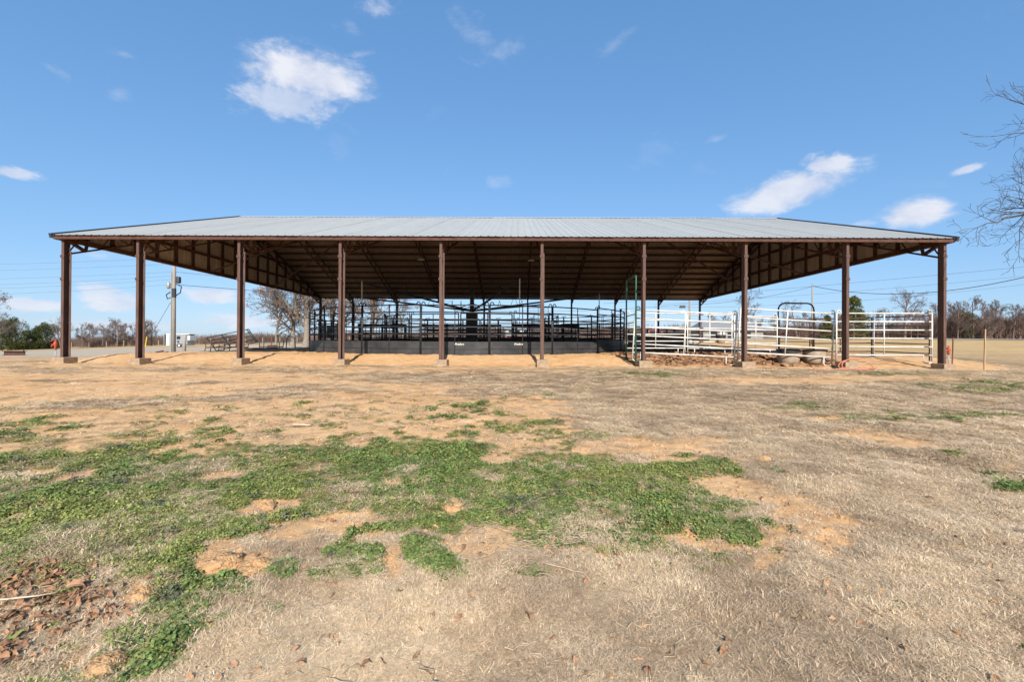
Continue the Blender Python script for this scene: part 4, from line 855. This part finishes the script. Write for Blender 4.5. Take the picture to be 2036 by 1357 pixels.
# left edge
tree_obj('bare_oak', 'bare tree at the gravel edge with branches over the round evergreen', zt(-40, 62), oakC, 1.0, 1.0)
tree_obj('bare_oak', 'spreading bare tree behind the left end post', zt(122, 100), bare(5, far=True, H=5.2, r0=.16, spread=4.6, nl=(9, 6, 5, 4), trunk_frac=.3, thin=4), .5, 1.0)
tree_obj('bare_oak', 'wide bare tree standing alone beyond the level white panel', zt(1798, 96), bare(6, far=True, H=7.6, r0=.22, spread=5.4, nl=(10, 7, 6, 4), trunk_frac=.25, thin=4.5, up=.5), 1.2, 1.12)
tree_obj('bare_oak', 'upright bare tree behind the grey roofed farmhouse', zt(1487, 104), bare(7, far=True, H=8.6, r0=.2, spread=4.0, nl=(10, 6, 6, 4), trunk_frac=.3, thin=4.5, up=.5), 2, 1.15)
tree_obj('bare_oak', 'bare tree between the bare field pole and the black bow gate', zt(1585, 104), bare(8, far=True, H=7.6, r0=.18, spread=3.8, nl=(9, 6, 6, 4), trunk_frac=.3, thin=4.5), 2, 1.0)
# evergreens
def evergreen(seed, H, Rr, n, conical=False, mt='needle'):
    rnd = random.Random(seed); tr = MB(); tr.tube([(0, 0, 0), (0, 0, H * .5), (0, 0, H * .95)], [.16, .1, .02], 7); cr = MB(); blobs = []
    for k in range(46 if conical else 44):
        hz = rnd.uniform(.04, .97); rr = (1 - hz) ** .8 * 1.1 if conical else math.sqrt(max(0, 1 - ((hz - .34) / .66) ** 2)); a = rnd.random() * 6.283; q = rnd.uniform(.35, .9) * rr * Rr
        blobs.append((Vector((q * math.cos(a), q * math.sin(a), hz * H)), rnd.uniform(.17, .32) * Rr * (.6 + .5 * rr)))
    for b, r_ in blobs:
        for _ in range(n):
            v = Vector((rnd.gauss(0, 1), rnd.gauss(0, 1), rnd.gauss(0, .7))).normalized(); q = b + v * r_ * rnd.uniform(.55, 1.15); L_ = rnd.uniform(.14, .32)
            for _2 in range(2):
                d = (v + Vector((rnd.gauss(0, .6), rnd.gauss(0, .6), rnd.gauss(.15, .5)))).normalized() * L_; s_ = d.orthogonal().normalized() * .06
                s_ = Matrix.Rotation(rnd.random() * 6.28, 3, d.normalized()) @ s_; cr.add([q - s_, q + s_, q + d], [(0, 1, 2)])
    return [('trunk', tr.mesh('trunk', M['bark'])), ('crown', cr.mesh('crown', M[mt]))]
ev1 = evergreen(1, 5.6, 3.1, 170); ev2 = evergreen(2, 7.2, 2.9, 150, True, 'pine')
tree_obj('evergreen_tree', 'broad rounded dark evergreen at the far edge of the gravel', zt(28, 98), ev1, 0, 1.22); tree_obj('evergreen_tree', 'smaller rounded evergreen next to the broad one, behind the hydrant', zt(83, 102), ev1, 2.0, 1.05); tree_obj('evergreen_tree', 'low dark evergreen shrub between the two rounded evergreens', zt(58, 104), ev1, 4.0, .8)
tree_obj('evergreen_tree', 'tall yellow-green pine behind the barn post and the level white panel', zt(1697, 96), ev2, 0, 1.25); tree_obj('evergreen_tree', 'dark pine low behind the bare field pole', zt(1645, 99), ev2, 2, .72); tree_obj('evergreen_tree', 'olive-topped pine rising in the bare wood beyond the road', zt(1905, 122), ev1, 1, 1.35)
# roadside wood: individual trees
fars = [bare(20 + k, far=True, H=7.0 + .5 * k, r0=.15, spread=3.4, nl=(14, 7, 6, 4), trunk_frac=.15, thin=6, up=.9, gn=.16) for k in range(3)]
rnd = random.Random(8)
for k in range(34):
    px = 1398 + k * 20.5 + rnd.uniform(-7, 7); d = rnd.uniform(108, 124); s_ = (1.0 if px > 1860 else .62 + .2 * (px - 1398) / 460) * rnd.uniform(.88, 1.12)
    tree_obj('roadside_tree', 'bare brown tree in the wood along the paved road', zt(px, d), fars[k % 3], rnd.random() * 6, s_ * 1.05, 'bare trees along the paved road')
for k in range(12):
    px = 165 + k * 12 + rnd.uniform(-6, 6); d = rnd.uniform(108, 116)
    tree_obj('hedgerow_tree', 'low bare brown tree in the thicket beyond the gravel', zt(px, d), fars[k % 3], rnd.random() * 6, rnd.uniform(.55, .8), 'bare thicket trees beyond the gravel')

# instancing of uncountable cover
def scatter(name, pts, rot, scl, idx, protos, label):
    me = bpy.data.meshes.new(name); me.vertices.add(len(pts)); me.vertices.foreach_set('co', np.asarray(pts, np.float32).ravel())
    for nm, arr, ty, key in (('rot', rot, 'FLOAT_VECTOR', 'vector'), ('scl', scl, 'FLOAT_VECTOR', 'vector'), ('idx', idx, 'INT', 'value')):
        at = me.attributes.new(nm, ty, 'POINT'); at.data.foreach_set(key, np.asarray(arr, np.int32 if ty == 'INT' else np.float32).ravel())
    me.update(); c = bpy.data.collections.new(name + '_pieces')
    for i, pm in enumerate(protos): c.objects.link(bpy.data.objects.new('%s_piece_%02d' % (name, i), pm))
    ng = bpy.data.node_groups.new(name, 'GeometryNodeTree'); ng.interface.new_socket('Geometry', in_out='INPUT', socket_type='NodeSocketGeometry'); ng.interface.new_socket('Geometry', in_out='OUTPUT', socket_type='NodeSocketGeometry')
    N = ng.nodes; L = ng.links; gi = N.new('NodeGroupInput'); go = N.new('NodeGroupOutput'); ip = N.new('GeometryNodeInstanceOnPoints'); ci = N.new('GeometryNodeCollectionInfo')
    ci.inputs['Collection'].default_value = c; ci.inputs['Separate Children'].default_value = True; ci.inputs['Reset Children'].default_value = True
    L.new(gi.outputs[0], ip.inputs['Points']); L.new(ci.outputs[0], ip.inputs['Instance']); ip.inputs['Pick Instance'].default_value = True
    for nm, ty, sock in (('idx', 'INT', 'Instance Index'), ('rot', 'FLOAT_VECTOR', 'Rotation'), ('scl', 'FLOAT_VECTOR', 'Scale')):
        a = N.new('GeometryNodeInputNamedAttribute'); a.data_type = ty; a.inputs[0].default_value = nm; L.new(a.outputs[0], ip.inputs[sock])
    L.new(ip.outputs[0], go.inputs[0]); o = obj(name, me); md = o.modifiers.new('scatter', 'NODES'); md.node_group = ng
    return tag(o, label, kind='stuff')
def brush_proto(seed, n=90, w=3.5, h=4.0):
    rnd = random.Random(seed); mb = MB()
    for _ in range(n):
        p = Vector((rnd.uniform(-w, w), rnd.uniform(-1.5, 1.5), 0)); d = Vector((rnd.gauss(0, .25), rnd.gauss(0, .25), 1)).normalized(); hh = h * rnd.uniform(.5, 1.05)
        mb.tube([p, p + d * hh * .5, p + d * hh + Vector((rnd.gauss(0, .25), 0, 0))], [.035, .025, .012], 3, cap=False)
        for _2 in range(9):
            q = p + d * hh * rnd.uniform(.25, .98); e = (d * .6 + Vector((rnd.gauss(0, .6), rnd.gauss(0, .6), rnd.uniform(.1, .6)))).normalized() * hh * rnd.uniform(.12, .3)
            mb.tube([q, q + e * .6, q + e + Vector((0, 0, .1))], [.02, .015, .009], 3, cap=False)
    return mb.mesh('brush_piece', M['twigfar'])
def woods():
    rng = np.random.default_rng(4); protos = [brush_proto(k) for k in range(3)]; pts = []; rot = []; scl = []; idx = []
    for k in range(520):
        px = rng.uniform(-250, 2350)
        if px < 860: d = rng.uniform(113, 150); s_ = rng.uniform(.55, .8) * (1.0 if px > 380 else 1.0)
        elif px < 1860: d = rng.uniform(128, 170); s_ = rng.uniform(.8, 1.15)
        else: d = rng.uniform(118, 150); s_ = rng.uniform(1.2, 1.75)
        x = X(px, d); pts.append((x, d, G(x, d) - .2)); rot.append((0, 0, rng.uniform(-.4, .4) + (math.pi if rng.random() < .5 else 0))); scl.append((s_, s_, s_)); idx.append(rng.integers(0, 3))
    scatter('woodland', pts, rot, scl, idx, protos, 'far bare brown woodland closing the horizon')
woods()
# far wire fence at left
def fence():
    t = thing('wire_fence', 'wooden post and wire fence along the far thicket', 'fence', zt(150, 106)); O = t.location.copy()
    pts = []
    for k in range(22):
        px = -30 + k * 34.5; q = zt(px, 106) - O; pts.append(q); mb = MB(); mb.tube([(0, 0, -.1), (0, 0, 1.35 + .1 * (k % 3))], .085, 6); mb.build('post', M['wood_post'], t, False, q)
    for z in (.4, .8, 1.2): mb = MB(); mb.tube([p + Vector((0, 0, z)) for p in pts], .01, 3); mb.build('wire', M['wire'], t)
fence()

# ------------------------------------------------------------------ near ground cover
def blade(mb, p, ang, L_, w, bend, lie, segs=2):
    d = Vector((math.cos(ang), math.sin(ang), 0)); s_ = Vector((-d.y, d.x, 0)) * w; pts = []
    for i in range(segs + 1):
        f = i / segs; pts.append(p + d * L_ * f * (lie + bend * f) + Vector((0, 0, L_ * (1 - lie) * f * (1 - .45 * bend * f))))
    vs_ = []
    for i, q in enumerate(pts[:-1]): k = 1 - .5 * i / segs; vs_ += [q - s_ * k, q + s_ * k]
    vs_.append(pts[-1]); fs = [(2 * i, 2 * i + 1, 2 * i + 3, 2 * i + 2) for i in range(segs - 1)] + [(2 * segs - 2, 2 * segs - 1, 2 * segs)]
    mb.add(vs_, fs)
def tuft(seed, n, rad, Lr, w, m, lie=(.2, .95)):
    rnd = random.Random(seed); mb = MB()
    for _ in range(n):
        a = rnd.random() * 6.283; r_ = rad * math.sqrt(rnd.random()); blade(mb, Vector((r_ * math.cos(a), r_ * math.sin(a), rnd.uniform(0, .012))), rnd.random() * 6.283, rnd.uniform(*Lr), w * rnd.uniform(.7, 1.3), rnd.uniform(0, .8), rnd.uniform(*lie))
    return mb.mesh('tuft', m)
def leafclump(seed, n, rad, h, ls, m):
    rnd = random.Random(seed); mb = MB()
    for _ in range(n):
        a = rnd.random() * 6.283; r_ = rad * math.sqrt(rnd.random()); p = Vector((r_ * math.cos(a), r_ * math.sin(a), h * rnd.uniform(.25, 1) * (1 - .5 * (r_ / rad) ** 2))); s_ = ls * rnd.uniform(.6, 1.3)
        nrm = Vector((rnd.gauss(0, .45), rnd.gauss(0, .45), 1)).normalized(); u = nrm.orthogonal().normalized(); u = Matrix.Rotation(rnd.random() * 6.28, 3, nrm) @ u; v = nrm.cross(u)
        mb.add([p - u * s_, p - u * s_ * .3 + v * s_ * .75, p + u * s_ * .8 + v * s_ * .5, p + u * s_ + nrm * s_ * .15, p + u * s_ * .8 - v * s_ * .5, p - u * s_ * .3 - v * s_ * .75], [(0, 5, 4, 3, 2, 1)])
    return mb.mesh('clump', m)
def ground_cover():
    rng = np.random.default_rng(7)
    def cand(n, r0, r1):
        a = np.radians(rng.uniform(-53, 53, n)); r_ = r0 * (r1 / r0) ** rng.random(n); x = r_ * np.sin(a); y = r_ * np.cos(a); return x, y, r_
    # dry grass
    x, y, r_ = cand(150000, 1.25, 26); z, gr, sa, gv, mu, u, v = zsurf(x, y)
    keep = rng.random(len(x)) < np.clip(1 - .97 * sa * (.86 + .14 * (fbm(x * 5, y * 5, 81, 3) < .05)), 0, 1) * (1 - .6 * gr) * (1 - .95 * gv) * (1 - mu); keep &= ~((y > 17) & (x > -18.5) & (x < 17))
    x, y, z, r_, gr = x[keep], y[keep], z[keep], r_[keep], gr[keep]; n = len(x)
    protos = [tuft(k, 40 + 4 * k, .04 + .006 * k, (.008, .024 + .007 * k), .0010, M['straw'], (.3 + .1 * k, 1.0)) for k in range(4)] + [tuft(10 + k, 40, .045, (.008, .032), .0011, M['straw2'], (.45, 1.02)) for k in range(2)] + [tuft(20, 16, .04, (.02, .06), .0010, M['straw'], (.3, .98))]
    nz = fbm(x * 1.5, y * 1.5, 51, 3); idx = rng.integers(0, 4, n); idx = np.where(rng.random(n) < .3 + 1.3 * nz, rng.integers(4, 6, n), idx); idx = np.where(rng.random(n) < .05, 6, idx)
    lod = np.clip(r_ / 3.0, 1, 4.5); sc = rng.uniform(.7, 1.25, n); hgt = np.clip(1.05 + .9 * fbm(x * 2.2 + 5, y * 2.2, 55, 3), .6, 1.7); scl = np.stack([sc * lod ** .8, sc * lod ** .8, sc * hgt * np.clip(lod ** .25, 1, 1.4)], -1)
    rot = np.stack([rng.normal(0, .08, n), rng.normal(0, .08, n), rng.uniform(0, 6.28, n)], -1)
    scatter('dry_grass', np.stack([x, y, z - .004], -1), rot, scl, idx, protos, 'short tan winter grass')
    # green weeds
    x, y, r_ = cand(230000, 1.25, 19); z, gr, sa, gv, mu, u, v = zsurf(x, y)
    kd = fbm(x * 1.3, y * 1.3, 61, 3); thin_ = .2 + .62 * sstep(-.35, .35, kd + .6 * fbm(x * 6, y * 6, 63, 2))
    keep = (rng.random(len(x)) < gr * thin_ * np.clip(1.2 - r_ / 30, .3, 1)); x, y, z, r_, kd = x[keep], y[keep], z[keep], r_[keep], kd[keep]; n = len(x)
    protos = [leafclump(k, 22, .035, .024, .0052, M['leafg']) for k in range(3)] + [leafclump(5 + k, 20, .035, .030, .0068, M['leafg2']) for k in range(2)] + [leafclump(8, 20, .035, .026, .0052, M['leafy'])] + [tuft(30, 16, .03, (.015, .045), .0013, M['grassg'], (.2, .8)), leafclump(40, 20, .035, .034, .0065, M['leafp'])]
    ke = fbm(x * .9 + 30, y * .9, 67, 3); idx = rng.integers(0, 3, n); idx = np.where(rng.random(n) < .30 + .9 * ke, rng.integers(3, 5, n), idx); idx = np.where(rng.random(n) < .2, 5, idx); idx = np.where((rng.random(n) < .6) & (fbm(x * 3.3, y * 3.3, 77, 3) > .5), 7, idx); idx = np.where(rng.random(n) < np.clip(.12 + .03 * r_, 0, .45), 6, idx)
    lod = np.clip(r_ / 3.6, 1, 3.2); big = 1 + .5 * np.clip(kd, 0, 1); sc = rng.uniform(.7, 1.25, n) * big; scl = np.stack([sc * lod ** .8, sc * lod ** .8, .8 * sc * lod ** .25 * np.clip(1 + 1.2 * fbm(x * 2.7, y * 2.7, 79, 3), .45, 2)], -1)
    rot = np.stack([rng.normal(0, .15, n), rng.normal(0, .15, n), rng.uniform(0, 6.28, n)], -1)
    scatter('green_weeds', np.stack([x, y, z - .003], -1), rot, scl, idx, protos, 'low green clover and henbit weeds')
    # sand crumbs, twigs, dead leaves
    def crumb(seed, s_, m):
        rnd = random.Random(seed); mb = MB(); n_ = 6
        ring = [(s_ * math.cos(6.283 * k / n_) * rnd.uniform(.6, 1.1), s_ * math.sin(6.283 * k / n_) * rnd.uniform(.6, 1.1), 0) for k in range(n_)]; top = [(a * .6, b_ * .6, s_ * rnd.uniform(.45, .8)) for a, b_, _ in ring]
        mb.add(ring + top + [(0, 0, s_ * .8)], [(k, (k + 1) % n_, n_ + (k + 1) % n_, n_ + k) for k in range(n_)] + [(n_ + k, n_ + (k + 1) % n_, 2 * n_) for k in range(n_)]); return mb.mesh('crumb', m)
    x, y, r_ = cand(60000, 1.3, 24); z, gr, sa, gv, mu, u, v = zsurf(x, y); keep = rng.random(len(x)) < sa * (1 - .8 * gr) * np.clip(.55 - .025 * r_, .08, 1) * (.25 + .75 * (fbm(x * 1.7, y * 1.7, 91, 3) > .05)); x, y, z, r_ = x[keep], y[keep], z[keep], r_[keep]; n = len(x)
    sc = rng.uniform(.2, 1, n) ** 3 * 2.4 + .3; sc = sc * np.clip(r_ / 6, .8, 1.15); scatter('soil_crumbs', np.stack([x, y, z - .002], -1), np.stack([rng.normal(0, .3, n), rng.normal(0, .3, n), rng.uniform(0, 6, n)], -1), np.stack([sc] * 3, -1), rng.integers(0, 3, n), [crumb(k, .011, M['sandclod']) for k in range(3)], 'small crumbs of orange sandy soil')
    n = 900; x = rng.uniform(4.4, 12.6, n); y = rng.uniform(16.9, 21, n); z, gr, sa, gv, mu, u, v = zsurf(x, y); keep = rng.random(n) < mu; x, y, z = x[keep], y[keep], z[keep]; n = len(x); sc = rng.uniform(.25, 1, n) ** 2 * 1.3 + .25
    scatter('mud_clods', np.stack([x, y, z - .03], -1), np.stack([rng.normal(0, .5, n), rng.normal(0, .5, n), rng.uniform(0, 6, n)], -1), np.stack([sc, sc, sc * .8], -1), rng.integers(0, 3, n), [crumb(10 + k, .13, M['mudclod']) for k in range(3)], 'churned brown soil clods inside the white panel pen')
    def leafm(seed, L_):
        rnd = random.Random(seed); mb = MB(); n_ = 6; vs_ = []
        for i in range(n_ + 1):
            f = i / n_; w = L_ * .3 * math.sin(math.pi * (.08 + .9 * f)) * (1 + .14 * (-1) ** i); zc = L_ * .25 * math.sin(f * 3 + seed); vs_ += [(L_ * (f - .5), -w, zc + w * .5), (L_ * (f - .5), 0, zc - .0), (L_ * (f - .5), w, zc + w * rnd.uniform(.1, .8))]
        fs = []
        for i in range(n_): a = 3 * i; fs += [(a, a + 1, a + 4, a + 3), (a + 1, a + 2, a + 5, a + 4)]
        return mb.add(vs_, fs).mesh('leaf', M['dead'])
    leaves = [leafm(k, .04) for k in range(4)]
    P0 = [gp(*q) for q in ((20, 1190), (120, 1160), (60, 1260), (140, 1240), (180, 1190), (30, 1320), (100, 1200), (10, 1240), (210, 1230), (60, 1150))]; pts = []
    for q in P0:
        for _ in range(60): pts.append((q.x + rng.normal(0, .07), q.y + rng.normal(0, .07)))
    xy = np.array(pts); xe, ye, re = cand(700, 1.4, 12); xy = np.concatenate([xy, np.stack([xe, ye], -1)]); z = zsurf(xy[:, 0], xy[:, 1])[0]; n = len(xy); sc = rng.uniform(.3, 1.35, n)
    scatter('leaf_litter', np.stack([xy[:, 0], xy[:, 1], z + .012], -1), np.stack([rng.normal(0, .5, n), rng.normal(0, .5, n), rng.uniform(0, 6, n)], -1), np.stack([sc] * 3, -1), rng.integers(0, 4, n), leaves, 'brown dead oak leaves drifted on the grass')
    def stickm(seed, L_, r_):
        rnd = random.Random(seed); mb = MB(); pts = [Vector((L_ * (i / 5 - .5), rnd.gauss(0, .012), rnd.uniform(0, .012))) for i in range(6)]; mb.tube(pts, [r_, r_, r_ * .9, r_ * .8, r_ * .6, r_ * .4], 5); return mb
    sticks = [stickm(k, .13, .0016).mesh('twig', M['stick']) for k in range(4)]; q = gp(1085, 1085); pts = [(q.x + rng.normal(0, .22), q.y + rng.normal(0, .16)) for _ in range(240)]
    xe, ye, re = cand(420, 1.5, 10); xy = np.concatenate([np.array(pts), np.stack([xe, ye], -1)]); z = zsurf(xy[:, 0], xy[:, 1])[0]; n = len(xy); sc = rng.uniform(.4, 1.4, n)
    scatter('fallen_twigs', np.stack([xy[:, 0], xy[:, 1], z + .012], -1), np.stack([rng.normal(0, .1, n), rng.normal(0, .12, n), rng.uniform(0, 6, n)], -1), np.stack([sc] * 3, -1), rng.integers(0, 4, n), sticks, 'thin dry twigs and stalks lying on the ground')
    # single pieces that stand out
    def lump(px, py, s_, h, mt, name, label, cat, seed):
        rnd = random.Random(seed); p = gp(px, py); mb = MB(); n_ = 30; rows = 12; vs_ = []; ph = [rnd.random() * 6 for _ in range(4)]
        for i in range(rows):
            f = i / (rows - 1); rr = math.cos(f * 1.5) ** .7 if f < 1 else .04
            for k in range(n_):
                a = 6.283 * k / n_; w = 1 + .18 * math.sin(2 * a + ph[0]) + .13 * math.sin(3 * a + ph[1]) + .07 * math.sin(7 * a + ph[2] + i) + .06 * math.sin(11 * a - 1.7 * i) + rnd.uniform(-.07, .07); vs_.append((s_ * rr * w * math.cos(a), s_ * .8 * rr * w * math.sin(a), h * math.sin(f * 1.5) * (1 + .2 * math.sin(a + ph[3]) + .12 * math.sin(5 * a + i)) - .012 + rnd.uniform(-.04, .04) * h))
        fs = [(i * n_ + k, i * n_ + (k + 1) % n_, (i + 1) * n_ + (k + 1) % n_, (i + 1) * n_ + k) for i in range(rows - 1) for k in range(n_)] + [tuple((rows - 1) * n_ + k for k in range(n_))]
        mb.add(vs_, fs); tag(mb.build(name, mt, None, True, p), label, cat)
    for i, (px, py, s_, h, lab) in enumerate(((278, 1182, .085, .055, 'rounded orange soil clod sitting in the clover beside a grey stone'), (430, 1118, .13, .05, 'broad crumbly orange soil mound at the edge of the dry grass'), (503, 1126, .10, .045, 'smaller orange soil mound beside the broad crumbly mound'), (902, 1012, .07, .045, 'tan soil lump in the middle of the weeds near a bent twig'), (1517, 918, .08, .045, 'bright orange soil lump alone in the dry grass'), (530, 1002, .09, .045, 'orange soil hump on the bare strip through the weeds'), (205, 1325, .085, .04, 'flat orange soil clod beside the leaf litter'), (1063, 793, .16, .05, 'orange ant-hill lump on the brown grass before the barn'))):
        lump(px, py, s_, h, M['sandclod'], 'soil_clod', lab, 'soil clod', i)
    lump(322, 1188, .022, .028, M['rock'], 'stone', 'small grey brown stone beside the rounded soil clod', 'stone', 30)
    for px, py, s_, rz, lab in ((1050, 1243, 1.5, 1.9, 'single curled brown leaf lying alone on the dry grass'), (1237, 1050, 1.3, .5, 'brown leaf caught in the weeds right of the twig pile'), (150, 1182, 1.9, .5, 'large curled grey-brown leaf on top of the leaf litter'), (350, 1160, 1.0, 2.0, 'small reddish leaf at the edge of the broad soil mound')):
        p = gp(px, py); o = obj('dead_leaf', leaves[0], None, p + Vector((0, 0, .03))); o.scale = (s_,) * 3; o.rotation_euler = (.5, .2, rz); tag(o, lab, 'leaf')
    for px, py, L_, r_, rz, lab in ((25, 1208, .34, .006, .28, 'pale straight stick lying beside the leaf litter'), (1130, 1145, .30, .004, -.6, 'thin bent stick below the twig pile'), (600, 850, .25, .02, .1, 'short pale stick on the bare sand')):
        p = gp(px, py); tag(stickm(px, L_, r_).build('stick', M['stick'], None, True, p + Vector((0, 0, .025))), lab, 'stick').rotation_euler = (0, 0, rz)
    # broad-leaved dock plants by the litter
    for px, py, k_, lab in ((95, 1205, 7, 'broad-leaved green dock plant among the leaf litter'), (10, 1290, 8, 'larger pale green dock plant at the lower edge of the leaf litter')):
        p = gp(px, py); t = thing('dock_plant', lab, 'plant', p); rd = random.Random(px)
        for i in range(k_):
            a = rd.random() * 6.28; L_ = rd.uniform(.04, .075); mb = MB(); vs_ = []; up_ = rd.uniform(.5, 1.1)
            for j in range(6): f = j / 5; w = L_ * .16 * math.sin(math.pi * (.1 + .88 * f)); q = Vector((math.cos(a) * L_ * f, math.sin(a) * L_ * f, L_ * up_ * f * (1 - .45 * f))); s2 = Vector((-math.sin(a), math.cos(a), .2)) * w; vs_ += [q - s2, q + Vector((0, 0, -.003)), q + s2]
            fs = []
            for j in range(5): b_ = 3 * j; fs += [(b_, b_ + 1, b_ + 4, b_ + 3), (b_ + 1, b_ + 2, b_ + 5, b_ + 4)]
            mb.add(vs_, fs).build('leaf', M['leafg'], t, True)
ground_cover()
